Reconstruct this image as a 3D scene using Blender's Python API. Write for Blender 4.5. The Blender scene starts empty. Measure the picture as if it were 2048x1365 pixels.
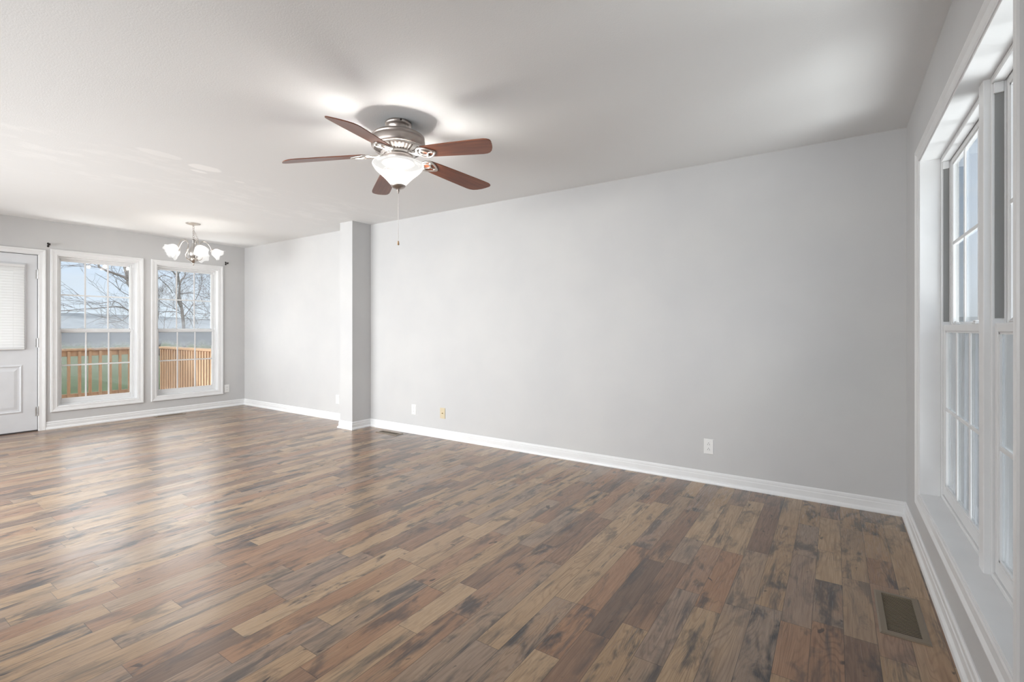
import bpy, bmesh, math, random
from mathutils import Vector, Matrix
C = bpy.context.scene.collection
S = bpy.context.scene
PI = math.pi
random.seed(7)

# ------------------------------------------------------------------ camera
cam_data = bpy.data.cameras.new('camera')
cam_data.sensor_width = 36.0
cam_data.lens = 960.0 / 2048.0 * 36.0
cam_data.shift_y = -24.0 / 2048.0
cam_data.clip_start = 0.02
cam_data.clip_end = 500
cam = bpy.data.objects.new('camera', cam_data)
C.objects.link(cam)
cam.location = (0, 0, 1.176)
cam.rotation_euler = (PI / 2, 0, 0.5914)
S.camera = cam

# ------------------------------------------------------------------ exposure
S.view_settings.view_transform = 'Standard'
S.view_settings.look = 'None'
S.view_settings.gamma = 1.0
S.view_settings.use_curve_mapping = False
S.view_settings.exposure = 0.5
S.cycles.use_denoising = True
S.cycles.use_adaptive_sampling = True
S.cycles.adaptive_threshold = 0.05
S.cycles.max_bounces = 6
S.cycles.diffuse_bounces = 4
S.cycles.glossy_bounces = 3
S.cycles.transmission_bounces = 6
S.cycles.transparent_max_bounces = 16
S.cycles.sample_clamp_indirect = 6.0
S.cycles.caustics_reflective = False
S.cycles.caustics_refractive = False


# ------------------------------------------------------------------ node helper
class NT:
    def __init__(self, tree):
        self.t = tree
        self.n = tree.nodes
        self.n.clear()

    def node(self, kind, **props):
        nd = self.n.new(kind)
        for k, v in props.items():
            setattr(nd, k, v)
        return nd

    def put(self, sock, v):
        if v is None:
            return
        if isinstance(v, bpy.types.NodeSocket):
            self.t.links.new(v, sock)
        elif isinstance(v, (tuple, list)):
            v = tuple(v)
            n = len(sock.default_value)
            if n == 4 and len(v) == 3:
                v = v + (1.0,)
            sock.default_value = v[:n]
        else:
            try:
                sock.default_value = v
            except TypeError:
                sock.default_value = [v] * len(sock.default_value)

    def m(self, op, a, b=None, c=None, clamp=False):
        nd = self.node('ShaderNodeMath', operation=op, use_clamp=clamp)
        for i, v in enumerate((a, b, c)):
            self.put(nd.inputs[i], v)
        return nd.outputs[0]

    def xyz(self, v):
        nd = self.node('ShaderNodeSeparateXYZ')
        self.put(nd.inputs[0], v)
        return nd.outputs

    def vec(self, x, y, z):
        nd = self.node('ShaderNodeCombineXYZ')
        for i, v in enumerate((x, y, z)):
            self.put(nd.inputs[i], v)
        return nd.outputs[0]

    def noise(self, v, scale=1.0, detail=2.0, rough=0.5, dist=0.0):
        nd = self.node('ShaderNodeTexNoise')
        self.put(nd.inputs['Vector'], v)
        nd.inputs['Scale'].default_value = scale
        nd.inputs['Detail'].default_value = detail
        nd.inputs['Roughness'].default_value = rough
        nd.inputs['Distortion'].default_value = dist
        return nd.outputs[0]

    def white(self, v):
        nd = self.node('ShaderNodeTexWhiteNoise', noise_dimensions='3D')
        self.put(nd.inputs['Vector'], v)
        return nd.outputs['Value'], nd.outputs['Color']

    def ramp(self, fac, stops, interp='LINEAR'):
        nd = self.node('ShaderNodeValToRGB')
        cr = nd.color_ramp
        cr.interpolation = interp
        while len(cr.elements) < len(stops):
            cr.elements.new(0.5)
        for e, (p, c) in zip(cr.elements, stops):
            e.position = p
            e.color = (c[0], c[1], c[2], 1) if isinstance(c, tuple) else (c, c, c, 1)
        self.put(nd.inputs[0], fac)
        return nd.outputs[0]

    def mix(self, fac, a, b, mode='MIX'):
        nd = self.node('ShaderNodeMix', data_type='RGBA', blend_type=mode)
        self.put(nd.inputs[0], fac)
        self.put(nd.inputs[6], a)
        self.put(nd.inputs[7], b)
        return nd.outputs[2]

    def rng(self, v, a, b, c=0.0, d=1.0, smooth=False):
        nd = self.node('ShaderNodeMapRange', interpolation_type='SMOOTHSTEP' if smooth else 'LINEAR')
        self.put(nd.inputs[0], v)
        for i, x in enumerate((a, b, c, d)):
            self.put(nd.inputs[i + 1], x)
        return nd.outputs[0]

    def bump(self, h, strength=0.2, dist=0.002):
        nd = self.node('ShaderNodeBump')
        nd.inputs['Strength'].default_value = strength
        nd.inputs['Distance'].default_value = dist
        self.put(nd.inputs['Height'], h)
        return nd.outputs[0]

    def obj(self):
        return self.node('ShaderNodeTexCoord').outputs['Object']

    def pbr(self, color=None, rough=0.5, metal=0.0, normal=None, spec=None, emit=None, emit_s=0.0):
        nd = self.node('ShaderNodeBsdfPrincipled')
        self.put(nd.inputs['Base Color'], color)
        self.put(nd.inputs['Roughness'], rough)
        self.put(nd.inputs['Metallic'], metal)
        self.put(nd.inputs['Normal'], normal)
        if spec is not None:
            self.put(nd.inputs['Specular IOR Level'], spec)
        if emit is not None:
            self.put(nd.inputs['Emission Color'], emit)
            self.put(nd.inputs['Emission Strength'], emit_s)
        return nd.outputs[0]

    def mixs(self, fac, a, b):
        nd = self.node('ShaderNodeMixShader')
        self.put(nd.inputs[0], fac)
        self.put(nd.inputs[1], a)
        self.put(nd.inputs[2], b)
        return nd.outputs[0]

    def out(self, s):
        nd = self.node('ShaderNodeOutputMaterial')
        self.t.links.new(s, nd.inputs[0])


def mat(name):
    m = bpy.data.materials.new(name)
    m.use_nodes = True
    return m, NT(m.node_tree)


# ------------------------------------------------------------------ world: pale blue winter sky with thin cloud
W = bpy.data.worlds.new('sky')
S.world = W
W.use_nodes = True
w = NT(W.node_tree)
SKY = 1.0
g = w.node('ShaderNodeTexCoord').outputs['Generated']
gx = w.xyz(g)
base = w.ramp(gx[2], [(0.0, (0.60, 0.66, 0.72)), (0.06, (0.56, 0.64, 0.75)), (0.2, (0.42, 0.53, 0.70)), (0.8, (0.36, 0.49, 0.68))])
cl = w.noise(w.vec(gx[0], gx[1], w.m('MULTIPLY', gx[2], 3.0)), 4.0, 5.0, 0.6)
clf = w.rng(cl, 0.46, 0.72, 0.0, 0.55, True)
skyc = w.mix(clf, base, (0.60, 0.635, 0.68))
# added brightness high in the western sky, out of view, for floor reflections and daylight
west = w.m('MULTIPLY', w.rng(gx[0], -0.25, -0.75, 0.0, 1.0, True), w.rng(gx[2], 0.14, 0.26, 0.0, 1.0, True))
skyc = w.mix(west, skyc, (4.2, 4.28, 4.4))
east = w.m('MULTIPLY', w.rng(gx[0], 0.42, 0.75, 0.0, 1.0, True), w.rng(gx[2], 0.05, 0.3, 0.0, 1.0, True))  # added brightness in the eastern sky, out of view, to light the window jamb
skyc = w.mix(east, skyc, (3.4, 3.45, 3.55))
bg = w.node('ShaderNodeBackground')
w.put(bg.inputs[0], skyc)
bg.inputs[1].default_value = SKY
wo = w.node('ShaderNodeOutputWorld')
W.node_tree.links.new(bg.outputs[0], wo.inputs[0])



def area(name, loc, direction, sx, sy, power, col, spread=180):
    L_ = bpy.data.lights.new(name, 'AREA')
    L_.shape = 'RECTANGLE'
    L_.size = sx
    L_.size_y = sy
    L_.energy = power
    L_.color = col
    L_.spread = math.radians(spread)
    o = bpy.data.objects.new(name, L_)
    C.objects.link(o)
    o.location = loc
    o.rotation_euler = Vector(direction).to_track_quat('-Z', 'Y').to_euler()
    return o


# thin-cloud sun, almost parallel to the window wall, soft edged
sun_d = bpy.data.lights.new('sun', 'SUN')
sun_d.energy = 2.8
sun_d.angle = math.radians(9)
sun_d.color = (1.0, 0.985, 0.96)
sun = bpy.data.objects.new('sun', sun_d)
C.objects.link(sun)
sun.location = (6, -20, 14)
sun.rotation_euler = Vector((0.0, 0.80, -0.60)).to_track_quat('-Z', 'Y').to_euler()

# added fill lights: one behind the viewpoint, two unseen below the windows outside
area('back_fill_light', (-3.9, -1.12, 1.25), (0.06, 1, -0.18), 6.2, 1.6, 168.0, (0.96, 0.985, 1.0), 122)  # added fill in front of the solid back wall, brightens walls and floor
area('right_window_fill', (1.15, 2.3, -0.45), (-0.55, 0, 1), 1.1, 2.6, 105.0, (0.98, 0.99, 1.0))  # added fill, hidden below the sill, aimed up through the right window
area('far_window_fill', (-8.5, 2.6, -0.02), (0.6, 0, 1), 1.9, 1.0, 60.0, (0.98, 0.99, 1.0))  # added fill lying unseen on the deck, aimed in through the far windows

# lamp powers (the lamps are made in their own builders)
FAN_W = 21.0
CHAND_W = 17.0
LAMP_COL = (1.0, 0.965, 0.92)

# ------------------------------------------------------------------ dimensions
H = 2.44
XR = 0.376      # window wall on the right
YM = 3.875      # long wall
XB = -4.665     # pier, right face
XC = -4.89      # pier, left face
YC = 3.607      # pier front
XE = -7.63      # far wall
YD = 3.887      # dining part of the long wall
YB = -1.2       # wall behind


# ------------------------------------------------------------------ mesh helpers
def link(name, bm, m, parent=None, world=True, smooth=False):
    me = bpy.data.meshes.new(name)
    bmesh.ops.recalc_face_normals(bm, faces=bm.faces[:])
    bm.to_mesh(me)
    bm.free()
    if smooth:
        for p in me.polygons:
            p.use_smooth = True
    for x in (m if isinstance(m, (list, tuple)) else [m]):
        me.materials.append(x)
    o = bpy.data.objects.new(name, me)
    C.objects.link(o)
    if parent is not None:
        o.parent = parent
        if world:   # mesh given in room coordinates
            pw = Matrix.Identity(4)
            q = parent
            chain = []
            while q is not None:
                chain.append(q)
                q = q.parent
            for q in reversed(chain):
                pw = pw @ q.matrix_parent_inverse @ q.matrix_basis
            o.matrix_parent_inverse = pw.inverted()
    return o


def thing(name, label, cat, loc=(0, 0, 0), rz=0.0, group=None, kind=None):
    o = bpy.data.objects.new(name, None)
    C.objects.link(o)
    o.empty_display_size = 0.05
    o.location = loc
    o.rotation_euler = (0, 0, rz)
    return tag(o, label, cat, group, kind)


def tag(o, label, cat, group=None, kind=None):
    o['label'] = label
    o['category'] = cat
    if group:
        o['group'] = group
    if kind:
        o['kind'] = kind
    return o


def dup(root, loc, rz, label, group=None):
    r = root.copy()
    C.objects.link(r)
    r.location = loc
    r.rotation_euler = (0, 0, rz)
    r['label'] = label
    if group:
        r['group'] = group
    for ch in list(root.children):
        c = ch.copy()
        C.objects.link(c)
        c.parent = r
        for g2 in list(ch.children):
            d = g2.copy()
            C.objects.link(d)
            d.parent = c
    return r


def box(bm, a, b, bevel=0.0, seg=2):
    x0, y0, z0 = (min(a[i], b[i]) for i in range(3))
    x1, y1, z1 = (max(a[i], b[i]) for i in range(3))
    t = bmesh.new()
    bmesh.ops.create_cube(t, size=1.0)
    for v in t.verts:
        v.co = Vector(((x0 + x1) / 2 + v.co.x * (x1 - x0), (y0 + y1) / 2 + v.co.y * (y1 - y0), (z0 + z1) / 2 + v.co.z * (z1 - z0)))
    if bevel > 0:
        bmesh.ops.bevel(t, geom=t.edges[:], offset=bevel, segments=seg, affect='EDGES', profile=0.5)
    merge(bm, t)
    return bm


def merge(bm, t):
    me = bpy.data.meshes.new('tmp')
    t.to_mesh(me)
    t.free()
    bm.from_mesh(me)
    bpy.data.meshes.remove(me)


def fs(prof):
    return [(r * 1.0175, 1.176 + (z - 1.176) * 1.0175) for r, z in prof]


def lathe(bm, prof, seg=32, center=(0, 0, 0), axis=None, cap=True, wave=None):
    """prof: list of (r, z). axis: optional rotation matrix (3x3)."""
    rings = []
    for k, (r, z) in enumerate(prof):
        ring = []
        for i in range(seg):
            a = 2 * PI * i / seg
            rr = r
            zz = z
            if wave:
                rr, zz = wave(r, z, a, k)
            v = Vector((rr * math.cos(a), rr * math.sin(a), zz))
            if axis is not None:
                v = axis @ v
            ring.append(bm.verts.new(v + Vector(center)))
        rings.append(ring)
    for a, b in zip(rings, rings[1:]):
        for i in range(seg):
            j = (i + 1) % seg
            bm.faces.new((a[i], a[j], b[j], b[i]))
    if cap:
        bm.faces.new(rings[0])
        bm.faces.new(rings[-1])
    return bm


def tube(bm, pts, rad, seg=8, cap=True, closed=False):
    pts = [Vector(p) for p in pts]
    n = len(pts)
    rads = rad if isinstance(rad, (list, tuple)) else [rad] * n
    up = None
    rings = []
    for i in range(n):
        if closed:
            d = pts[(i + 1) % n] - pts[i - 1]
        else:
            d = pts[min(i + 1, n - 1)] - pts[max(i - 1, 0)]
        d.normalize()
        if up is None:
            up = Vector((0, 0, 1)) if abs(d.z) < 0.9 else Vector((1, 0, 0))
            up = (up - d * up.dot(d)).normalized()
        else:
            up = (up - d * up.dot(d))
            up = up.normalized() if up.length > 1e-6 else d.orthogonal().normalized()
        s = d.cross(up)
        rings.append([bm.verts.new(pts[i] + (up * math.cos(2 * PI * k / seg) + s * math.sin(2 * PI * k / seg)) * rads[i]) for k in range(seg)])
    pairs = list(zip(rings, rings[1:]))
    if closed:
        pairs.append((rings[-1], rings[0]))
    for a, b in pairs:
        for k in range(seg):
            j = (k + 1) % seg
            bm.faces.new((a[k], a[j], b[j], b[k]))
    if cap and not closed:
        bm.faces.new(rings[0])
        bm.faces.new(rings[-1])
    return bm


def spline(pts, n=8):
    """Catmull-Rom through pts."""
    P = [Vector(p) for p in pts]
    P = [P[0] * 2 - P[1]] + P + [P[-1] * 2 - P[-2]]
    out = []
    for i in range(1, len(P) - 2):
        for k in range(n):
            t = k / n
            a, b, c, d = P[i - 1], P[i], P[i + 1], P[i + 2]
            out.append(0.5 * ((2 * b) + (c - a) * t + (2 * a - 5 * b + 4 * c - d) * t * t + (3 * b - a - 3 * c + d) * t ** 3))
    out.append(P[-2])
    return out


def sweep(bm, path, prof, side=1):
    """Extrude a (d, z) profile along a plan polyline with mitred corners; d grows to the left of the path."""
    P = [Vector((p[0], p[1])) for p in path]
    n = len(P)
    rings = []
    for i in range(n):
        if i == 0:
            t = (P[1] - P[0]).normalized()
            nn = Vector((-t.y, t.x))
            sc = 1.0
        elif i == n - 1:
            t = (P[-1] - P[-2]).normalized()
            nn = Vector((-t.y, t.x))
            sc = 1.0
        else:
            t0 = (P[i] - P[i - 1]).normalized()
            t1 = (P[i + 1] - P[i]).normalized()
            n0 = Vector((-t0.y, t0.x))
            n1 = Vector((-t1.y, t1.x))
            nn = (n0 + n1).normalized()
            sc = 1.0 / max(0.2, nn.dot(n0))
        nn = nn * side
        rings.append([bm.verts.new((P[i].x + nn.x * d * sc, P[i].y + nn.y * d * sc, z)) for d, z in prof])
    m = len(prof)
    for a, b in zip(rings, rings[1:]):
        for k in range(m):
            j = (k + 1) % m
            bm.faces.new((a[k], a[j], b[j], b[k]))
    bm.faces.new(rings[0])
    bm.faces.new(rings[-1])
    return bm


def frame_sweep(bm, f, u0, u1, v0, v1, prof, sides='LTRB'):
    """A mitred picture-frame moulding round the opening (u0..u1, v0..v1). prof: (outward offset, thickness); f(u, v, t) -> room point."""
    def loop(a):
        return {'BL': (u0 - a, v0 - a), 'TL': (u0 - a, v1 + a), 'TR': (u1 + a, v1 + a), 'BR': (u1 + a, v0 - a)}
    if sides == 'LTR':      # legs run straight to the floor at v0
        def loop(a):
            return {'BL': (u0 - a, v0), 'TL': (u0 - a, v1 + a), 'TR': (u1 + a, v1 + a), 'BR': (u1 + a, v0)}
    order = ['BL', 'TL', 'TR', 'BR']
    rings = []
    for c in order:
        rings.append([bm.verts.new(f(*loop(a)[c], t)) for a, t in prof])
    m = len(prof)
    pairs = list(zip(rings, rings[1:]))
    if sides != 'LTR':
        pairs.append((rings[-1], rings[0]))
    for a, b in pairs:
        for k in range(m):
            j = (k + 1) % m
            bm.faces.new((a[k], a[j], b[j], b[k]))
    if sides == 'LTR':
        bm.faces.new(rings[0])
        bm.faces.new(rings[-1])
    return bm


# ------------------------------------------------------------------ materials
def simple(name, col, rough=0.5, metal=0.0, spec=None):
    m, n = mat(name)
    n.out(n.pbr(col, rough, metal, spec=spec))
    return m


def m_wall():
    m, n = mat('grey_wall_paint')
    o = n.obj()
    h = n.noise(o, 260.0, 3.0, 0.6)
    h2 = n.noise(o, 45.0, 2.0, 0.5)
    blot = n.noise(o, 2.2, 3.0, 0.5)
    col = n.mix(n.rng(blot, 0.35, 0.7), (0.555, 0.555, 0.558), (0.585, 0.583, 0.58))
    # small scuffs of brighter filler
    sc = n.rng(n.noise(o, 3.1, 4.0, 0.7), 0.735, 0.76)
    col = n.mix(n.m('MULTIPLY', sc, 0.4), col, (0.68, 0.68, 0.68))
    hh = n.m('ADD', h, n.m('MULTIPLY', h2, 0.6))
    n.out(n.pbr(col, 0.55, normal=n.bump(hh, 0.10, 0.0015), spec=0.35))
    return m


def m_ceiling():
    m, n = mat('white_ceiling_paint')
    o = n.obj()
    x, y, z = n.xyz(o)
    h = n.noise(o, 130.0, 4.0, 0.65)
    col = (0.81, 0.815, 0.815)
    # patched strip near the dining room: trowelled filler with its own outline
    wob = n.noise(o, 5.0, 4.0, 0.6)
    wob2 = n.noise(n.vec(n.m('MULTIPLY', x, 1.4), n.m('MULTIPLY', y, 0.6), 4.0), 4.0, 5.0, 0.7)

    def patch(cx, cy, rx, ry, amt, wb=0.7):
        dx = n.m('DIVIDE', n.m('SUBTRACT', x, cx), rx)
        dy = n.m('DIVIDE', n.m('SUBTRACT', y, cy), ry)
        d = n.m('SQRT', n.m('ADD', n.m('MULTIPLY', dx, dx), n.m('MULTIPLY', dy, dy)))
        d = n.m('ADD', d, n.m('MULTIPLY', n.m('SUBTRACT', wob, 0.5), wb * 2))
        return n.m('MULTIPLY', n.rng(d, 0.85, 1.0, 1.0, 0.0), amt)
    f = patch(-4.10, 1.78, 0.07, 0.13, 1.0)
    for a in ((-4.04, 1.47, 0.06, 0.16, 0.55), (-4.24, 2.12, 0.02, 0.05, 0.7), (-4.23, 1.80, 0.03, 0.07, 1.0)):
        f = n.m('MAXIMUM', f, patch(*a))
    # faint trowel sweeps in a band across the ceiling
    band = n.m('MULTIPLY', n.rng(x, -5.6, -4.9, 0.0, 1.0), n.rng(x, -4.15, -3.95, 1.0, 0.0))
    sweepf = n.m('MULTIPLY', n.m('MULTIPLY', band, n.rng(wob2, 0.5, 0.62, 0.0, 1.0)), 0.35)
    f = n.m('MAXIMUM', f, sweepf)
    col = n.mix(f, col, (0.93, 0.93, 0.925))
    n.out(n.pbr(col, 0.85, normal=n.bump(h, 0.28, 0.003), spec=0.2))
    return m


def m_floor():
    m, n = mat('wood_plank_laminate')
    o = n.obj()
    x, y, z = n.xyz(o)
    w_ = 0.105
    xs = n.m('DIVIDE', n.m('ADD', x, 20.025), w_)
    i = n.m('FLOOR', xs)
    fx = n.m('SUBTRACT', xs, i)
    r1, rc = n.white(n.vec(i, 3.7, 1.0))
    r2, _ = n.white(n.vec(i, 9.1, 5.0))
    L = n.m('ADD', n.m('MULTIPLY', r2, 0.45), 0.42)
    ys = n.m('DIVIDE', n.m('ADD', n.m('ADD', y, 30.0), n.m('MULTIPLY', r1, 3.0)), L)
    j0 = n.m('FLOOR', ys)
    # irregular joint: shift every cell's border by a random part of its length
    jr, _ = n.white(n.vec(i, j0, 2.0))
    fy0 = n.m('SUBTRACT', ys, j0)
    cut = n.m('MULTIPLY', jr, 0.45)
    before = n.m('LESS_THAN', fy0, cut)
    j = n.m('SUBTRACT', j0, before)
    ey = n.m('MULTIPLY', n.m('ABSOLUTE', n.m('SUBTRACT', fy0, cut)), L)
    ex = n.m('MULTIPLY', n.m('MINIMUM', fx, n.m('SUBTRACT', 1.0, fx)), w_)
    e = n.m('MINIMUM', ex, ey)
    joint = n.rng(e, 0.0004, 0.0016, 1.0, 0.0)
    p1, pc = n.white(n.vec(i, j, 11.0))
    p2, _ = n.white(n.vec(i, j, 23.0))
    p3, _ = n.white(n.vec(i, j, 31.0))
    seed = n.m('MULTIPLY', p1, 53.0)
    # board tones
    tone = n.ramp(p2, [(0.0, (0.155, 0.102, 0.075)), (0.18, (0.240, 0.146, 0.096)), (0.38, (0.330, 0.186, 0.108)), (0.54, (0.290, 0.216, 0.165)), (0.72, (0.370, 0.245, 0.142)), (1.0, (0.440, 0.308, 0.190))])
    # fine grain
    gr = n.noise(n.vec(n.m('MULTIPLY', x, 120.0), n.m('MULTIPLY', y, 5.5), seed), 1.0, 4.0, 0.6)
    # cathedral grain
    wv = n.noise(n.vec(n.m('MULTIPLY', x, 8.0), n.m('MULTIPLY', y, 0.85), seed), 1.0, 2.0, 0.5, 0.15)
    lines = n.m('SINE', n.m('ADD', n.m('MULTIPLY', wv, 165.0), n.m('MULTIPLY', x, 420.0)))
    lines = n.m('MULTIPLY', n.rng(lines, 0.1, 1.0, 0.0, 1.0), n.rng(n.noise(n.vec(n.m('MULTIPLY', x, 6.0), n.m('MULTIPLY', y, 1.5), n.m('ADD', seed, 63.0)), 1.0, 2.0), 0.35, 0.62, 0.15, 1.0))
    # smoky stains and knots
    sm = n.noise(n.vec(n.m('MULTIPLY', x, 12.0), n.m('MULTIPLY', y, 4.2), n.m('ADD', seed, 7.0)), 1.0, 4.5, 0.62, 0.4)
    smk = n.rng(sm, 0.49, 0.66, 0.0, 1.0, True)
    hi = n.rng(n.noise(n.vec(n.m('MULTIPLY', x, 8.0), n.m('MULTIPLY', y, 2.2), n.m('ADD', seed, 19.0)), 1.0, 3.0), 0.5, 0.72, 0.0, 0.55, True)
    kn = n.rng(n.noise(n.vec(n.m('MULTIPLY', x, 22.0), n.m('MULTIPLY', y, 11.0), n.m('ADD', seed, 3.0)), 1.0, 2.0, 0.5, 0.6), 0.69, 0.76, 0.0, 1.0, True)
    ck = n.rng(n.noise(n.vec(n.m('MULTIPLY', x, 55.0), n.m('MULTIPLY', y, 26.0), n.m('ADD', seed, 31.0)), 1.0, 3.0, 0.7, 2.5), 0.665, 0.70, 0.0, 1.0)
    col = n.mix(hi, tone, n.mix(p1, (0.44, 0.30, 0.175), (0.37, 0.215, 0.125)))
    col = n.mix(n.m('MULTIPLY', n.rng(gr, 0.3, 0.75), 0.75), col, n.mix(1.0, col, (0.55, 0.50, 0.47), 'MULTIPLY'))
    col = n.mix(n.m('MULTIPLY', lines, 0.50), col, n.mix(1.0, col, (0.50, 0.45, 0.42), 'MULTIPLY'))
    col = n.mix(n.m('MULTIPLY', smk, n.m('ADD', 0.35, n.m('MULTIPLY', p3, 0.6))), col, (0.038, 0.036, 0.038))
    stk = n.rng(n.noise(n.vec(n.m('MULTIPLY', x, 17.0), n.m('MULTIPLY', y, 1.7), n.m('ADD', seed, 41.0)), 1.0, 5.0, 0.65, 0.25), 0.53, 0.68, 0.0, 1.0, True)
    col = n.mix(n.m('MULTIPLY', stk, 0.72), col, (0.042, 0.041, 0.044))
    col = n.mix(n.m('MULTIPLY', kn, 0.8), col, (0.030, 0.024, 0.022))
    col = n.mix(n.m('MULTIPLY', ck, 0.3), col, (0.050, 0.038, 0.032))
    col = n.mix(n.m('MULTIPLY', joint, 0.65), col, (0.025, 0.02, 0.018))
    # specks of pale debris
    dn = n.node('ShaderNodeTexVoronoi', feature='F1')
    n.put(dn.inputs['Vector'], o)
    dn.inputs['Scale'].default_value = 3.2
    dn.inputs['Randomness'].default_value = 1.0
    sp = n.rng(dn.outputs['Distance'], 0.008, 0.014, 1.0, 0.0)
    dx = n.xyz(dn.outputs['Color'])
    sp = n.m('MULTIPLY', sp, n.m('GREATER_THAN', dx[0], 0.6))
    col = n.mix(sp, col, (0.65, 0.6, 0.52))
    hgt = n.m('SUBTRACT', n.m('MULTIPLY', gr, 0.15), joint)
    und = n.noise(n.vec(n.m('MULTIPLY', x, 9.0), n.m('MULTIPLY', y, 1.5), 0.0), 1.0, 2.0)
    rough = n.m('ADD', n.rng(gr, 0.3, 0.8, 0.24, 0.34), n.m('MULTIPLY', p3, 0.05))
    nrm = n.bump(n.m('ADD', hgt, n.m('MULTIPLY', und, 0.6)), 0.10, 0.0010)
    b = n.node('ShaderNodeBsdfPrincipled')
    n.put(b.inputs['Base Color'], col)
    n.put(b.inputs['Roughness'], n.m('ADD', rough, 0.05))
    n.put(b.inputs['Normal'], nrm)
    n.put(b.inputs['Specular IOR Level'], 0.30)
    n.put(b.inputs['Coat Weight'], 0.45)
    n.put(b.inputs['Coat Roughness'], n.m('SUBTRACT', rough, 0.06))
    n.put(b.inputs['Coat IOR'], 1.5)
    n.put(b.inputs['Coat Normal'], nrm)
    n.out(b.outputs[0])
    return m


def m_paint(name, col, rough=0.32):
    m, n = mat(name)
    o = n.obj()
    b = n.noise(o, 7.0, 3.0)
    c = n.mix(n.rng(b, 0.4, 0.7), col, tuple(v * 0.965 for v in col))
    n.out(n.pbr(c, rough, normal=n.bump(n.noise(o, 120.0, 2.0), 0.04, 0.001), spec=0.45))
    return m


def m_metal(name, col, rough, streak=True):
    m, n = mat(name)
    o = n.obj()
    x, y, z = n.xyz(o)
    s = n.noise(n.vec(n.m('MULTIPLY', x, 6.0), n.m('MULTIPLY', y, 6.0), n.m('MULTIPLY', z, 900.0)), 1.0, 2.0)
    r = n.rng(s, 0.3, 0.7, rough - 0.05, rough + 0.08)
    c = n.mix(n.rng(s, 0.3, 0.7), col, tuple(v * 0.86 for v in col))
    n.out(n.pbr(c, r, 1.0))
    return m


def m_blade():
    m, n = mat('cherry_blade_wood')
    o = n.obj()
    x, y, z = n.xyz(o)
    gr = n.noise(n.vec(n.m('MULTIPLY', x, 4.0), n.m('MULTIPLY', y, 130.0), n.m('MULTIPLY', z, 20.0)), 1.0, 4.0, 0.6)
    wv = n.noise(n.vec(n.m('MULTIPLY', x, 3.0), n.m('MULTIPLY', y, 22.0), 2.0), 1.0, 3.0)
    c = n.ramp(n.m('ADD', n.m('MULTIPLY', gr, 0.6), n.m('MULTIPLY', wv, 0.4)), [(0.25, (0.085, 0.024, 0.012)), (0.5, (0.185, 0.056, 0.025)), (0.75, (0.29, 0.098, 0.042))])
    n.out(n.pbr(c, 0.33, normal=n.bump(gr, 0.05, 0.0005), spec=0.5))
    return m


def m_shade(name, clear, em, tint=(1.0, 0.97, 0.93)):
    """Frosted lamp glass: lets part of the bulb's light straight through, spreads the rest, glows."""
    m, n = mat(name)
    o = n.obj()
    tr = n.node('ShaderNodeBsdfTransparent')
    n.put(tr.inputs[0], tint)
    tl = n.node('ShaderNodeBsdfTranslucent')
    n.put(tl.inputs[0], (0.05, 0.05, 0.048))
    sw = n.noise(o, 11.0, 4.0, 0.6, 1.5)
    ec = n.mix(n.rng(sw, 0.35, 0.7), (0.93, 0.925, 0.91), (1.0, 0.99, 0.975))
    gl = n.pbr((0.04, 0.04, 0.04), 0.18, spec=0.5, emit=ec, emit_s=em)
    a = n.mixs(0.15, gl, tl.outputs[0])
    cloud = n.rng(sw, 0.35, 0.7, clear - 0.05, clear + 0.05)
    n.out(n.mixs(cloud, a, tr.outputs[0]))
    return m


def m_glass(name='window_glass', fog=None, streak=0.0, base=0.0):
    """Thin clear pane: transparent with a Fresnel reflection; fog = (z_full, z_none) condensation towards the top of the pane."""
    m, n = mat(name)
    o = n.obj()
    x, y, z = n.xyz(o)
    tr = n.node('ShaderNodeBsdfTransparent')
    n.put(tr.inputs[0], (0.97, 0.985, 0.98))
    gl = n.node('ShaderNodeBsdfGlossy')
    gl.inputs['Roughness'].default_value = 0.03
    geo = n.node('ShaderNodeNewGeometry')
    dt = n.node('ShaderNodeVectorMath', operation='DOT_PRODUCT')
    n.put(dt.inputs[0], geo.outputs['Normal'])
    n.put(dt.inputs[1], geo.outputs['Incoming'])
    fr = n.m('ADD', 0.04, n.m('MULTIPLY', 0.96, n.m('POWER', n.m('SUBTRACT', 1.0, n.m('ABSOLUTE', dt.outputs['Value'])), 5.0)))
    s = n.mixs(fr, tr.outputs[0], gl.outputs[0])
    if fog or streak or base:
        tl = n.node('ShaderNodeBsdfTranslucent')
        n.put(tl.inputs[0], (0.50, 0.54, 0.585))
        df = n.node('ShaderNodeBsdfDiffuse')
        n.put(df.inputs[0], (0.55, 0.585, 0.62))
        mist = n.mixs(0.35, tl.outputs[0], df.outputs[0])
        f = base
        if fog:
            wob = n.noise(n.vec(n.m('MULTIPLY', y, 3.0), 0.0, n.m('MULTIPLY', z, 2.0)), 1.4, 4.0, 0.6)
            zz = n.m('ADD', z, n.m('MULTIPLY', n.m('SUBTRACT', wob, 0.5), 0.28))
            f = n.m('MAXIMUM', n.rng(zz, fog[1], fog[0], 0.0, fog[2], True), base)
        if streak:
            st = n.noise(n.vec(n.m('MULTIPLY', x, 2.0), n.m('ADD', n.m('MULTIPLY', y, 13.0), n.m('MULTIPLY', z, 0.35)), n.m('MULTIPLY', z, 0.35)), 1.0, 3.0, 0.55)
            st = n.m('MULTIPLY', n.rng(st, 0.42, 0.66, 0.0, 1.0, True), streak)
            f = n.m('MAXIMUM', st, f)
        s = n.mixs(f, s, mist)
    n.out(s)
    return m


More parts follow.
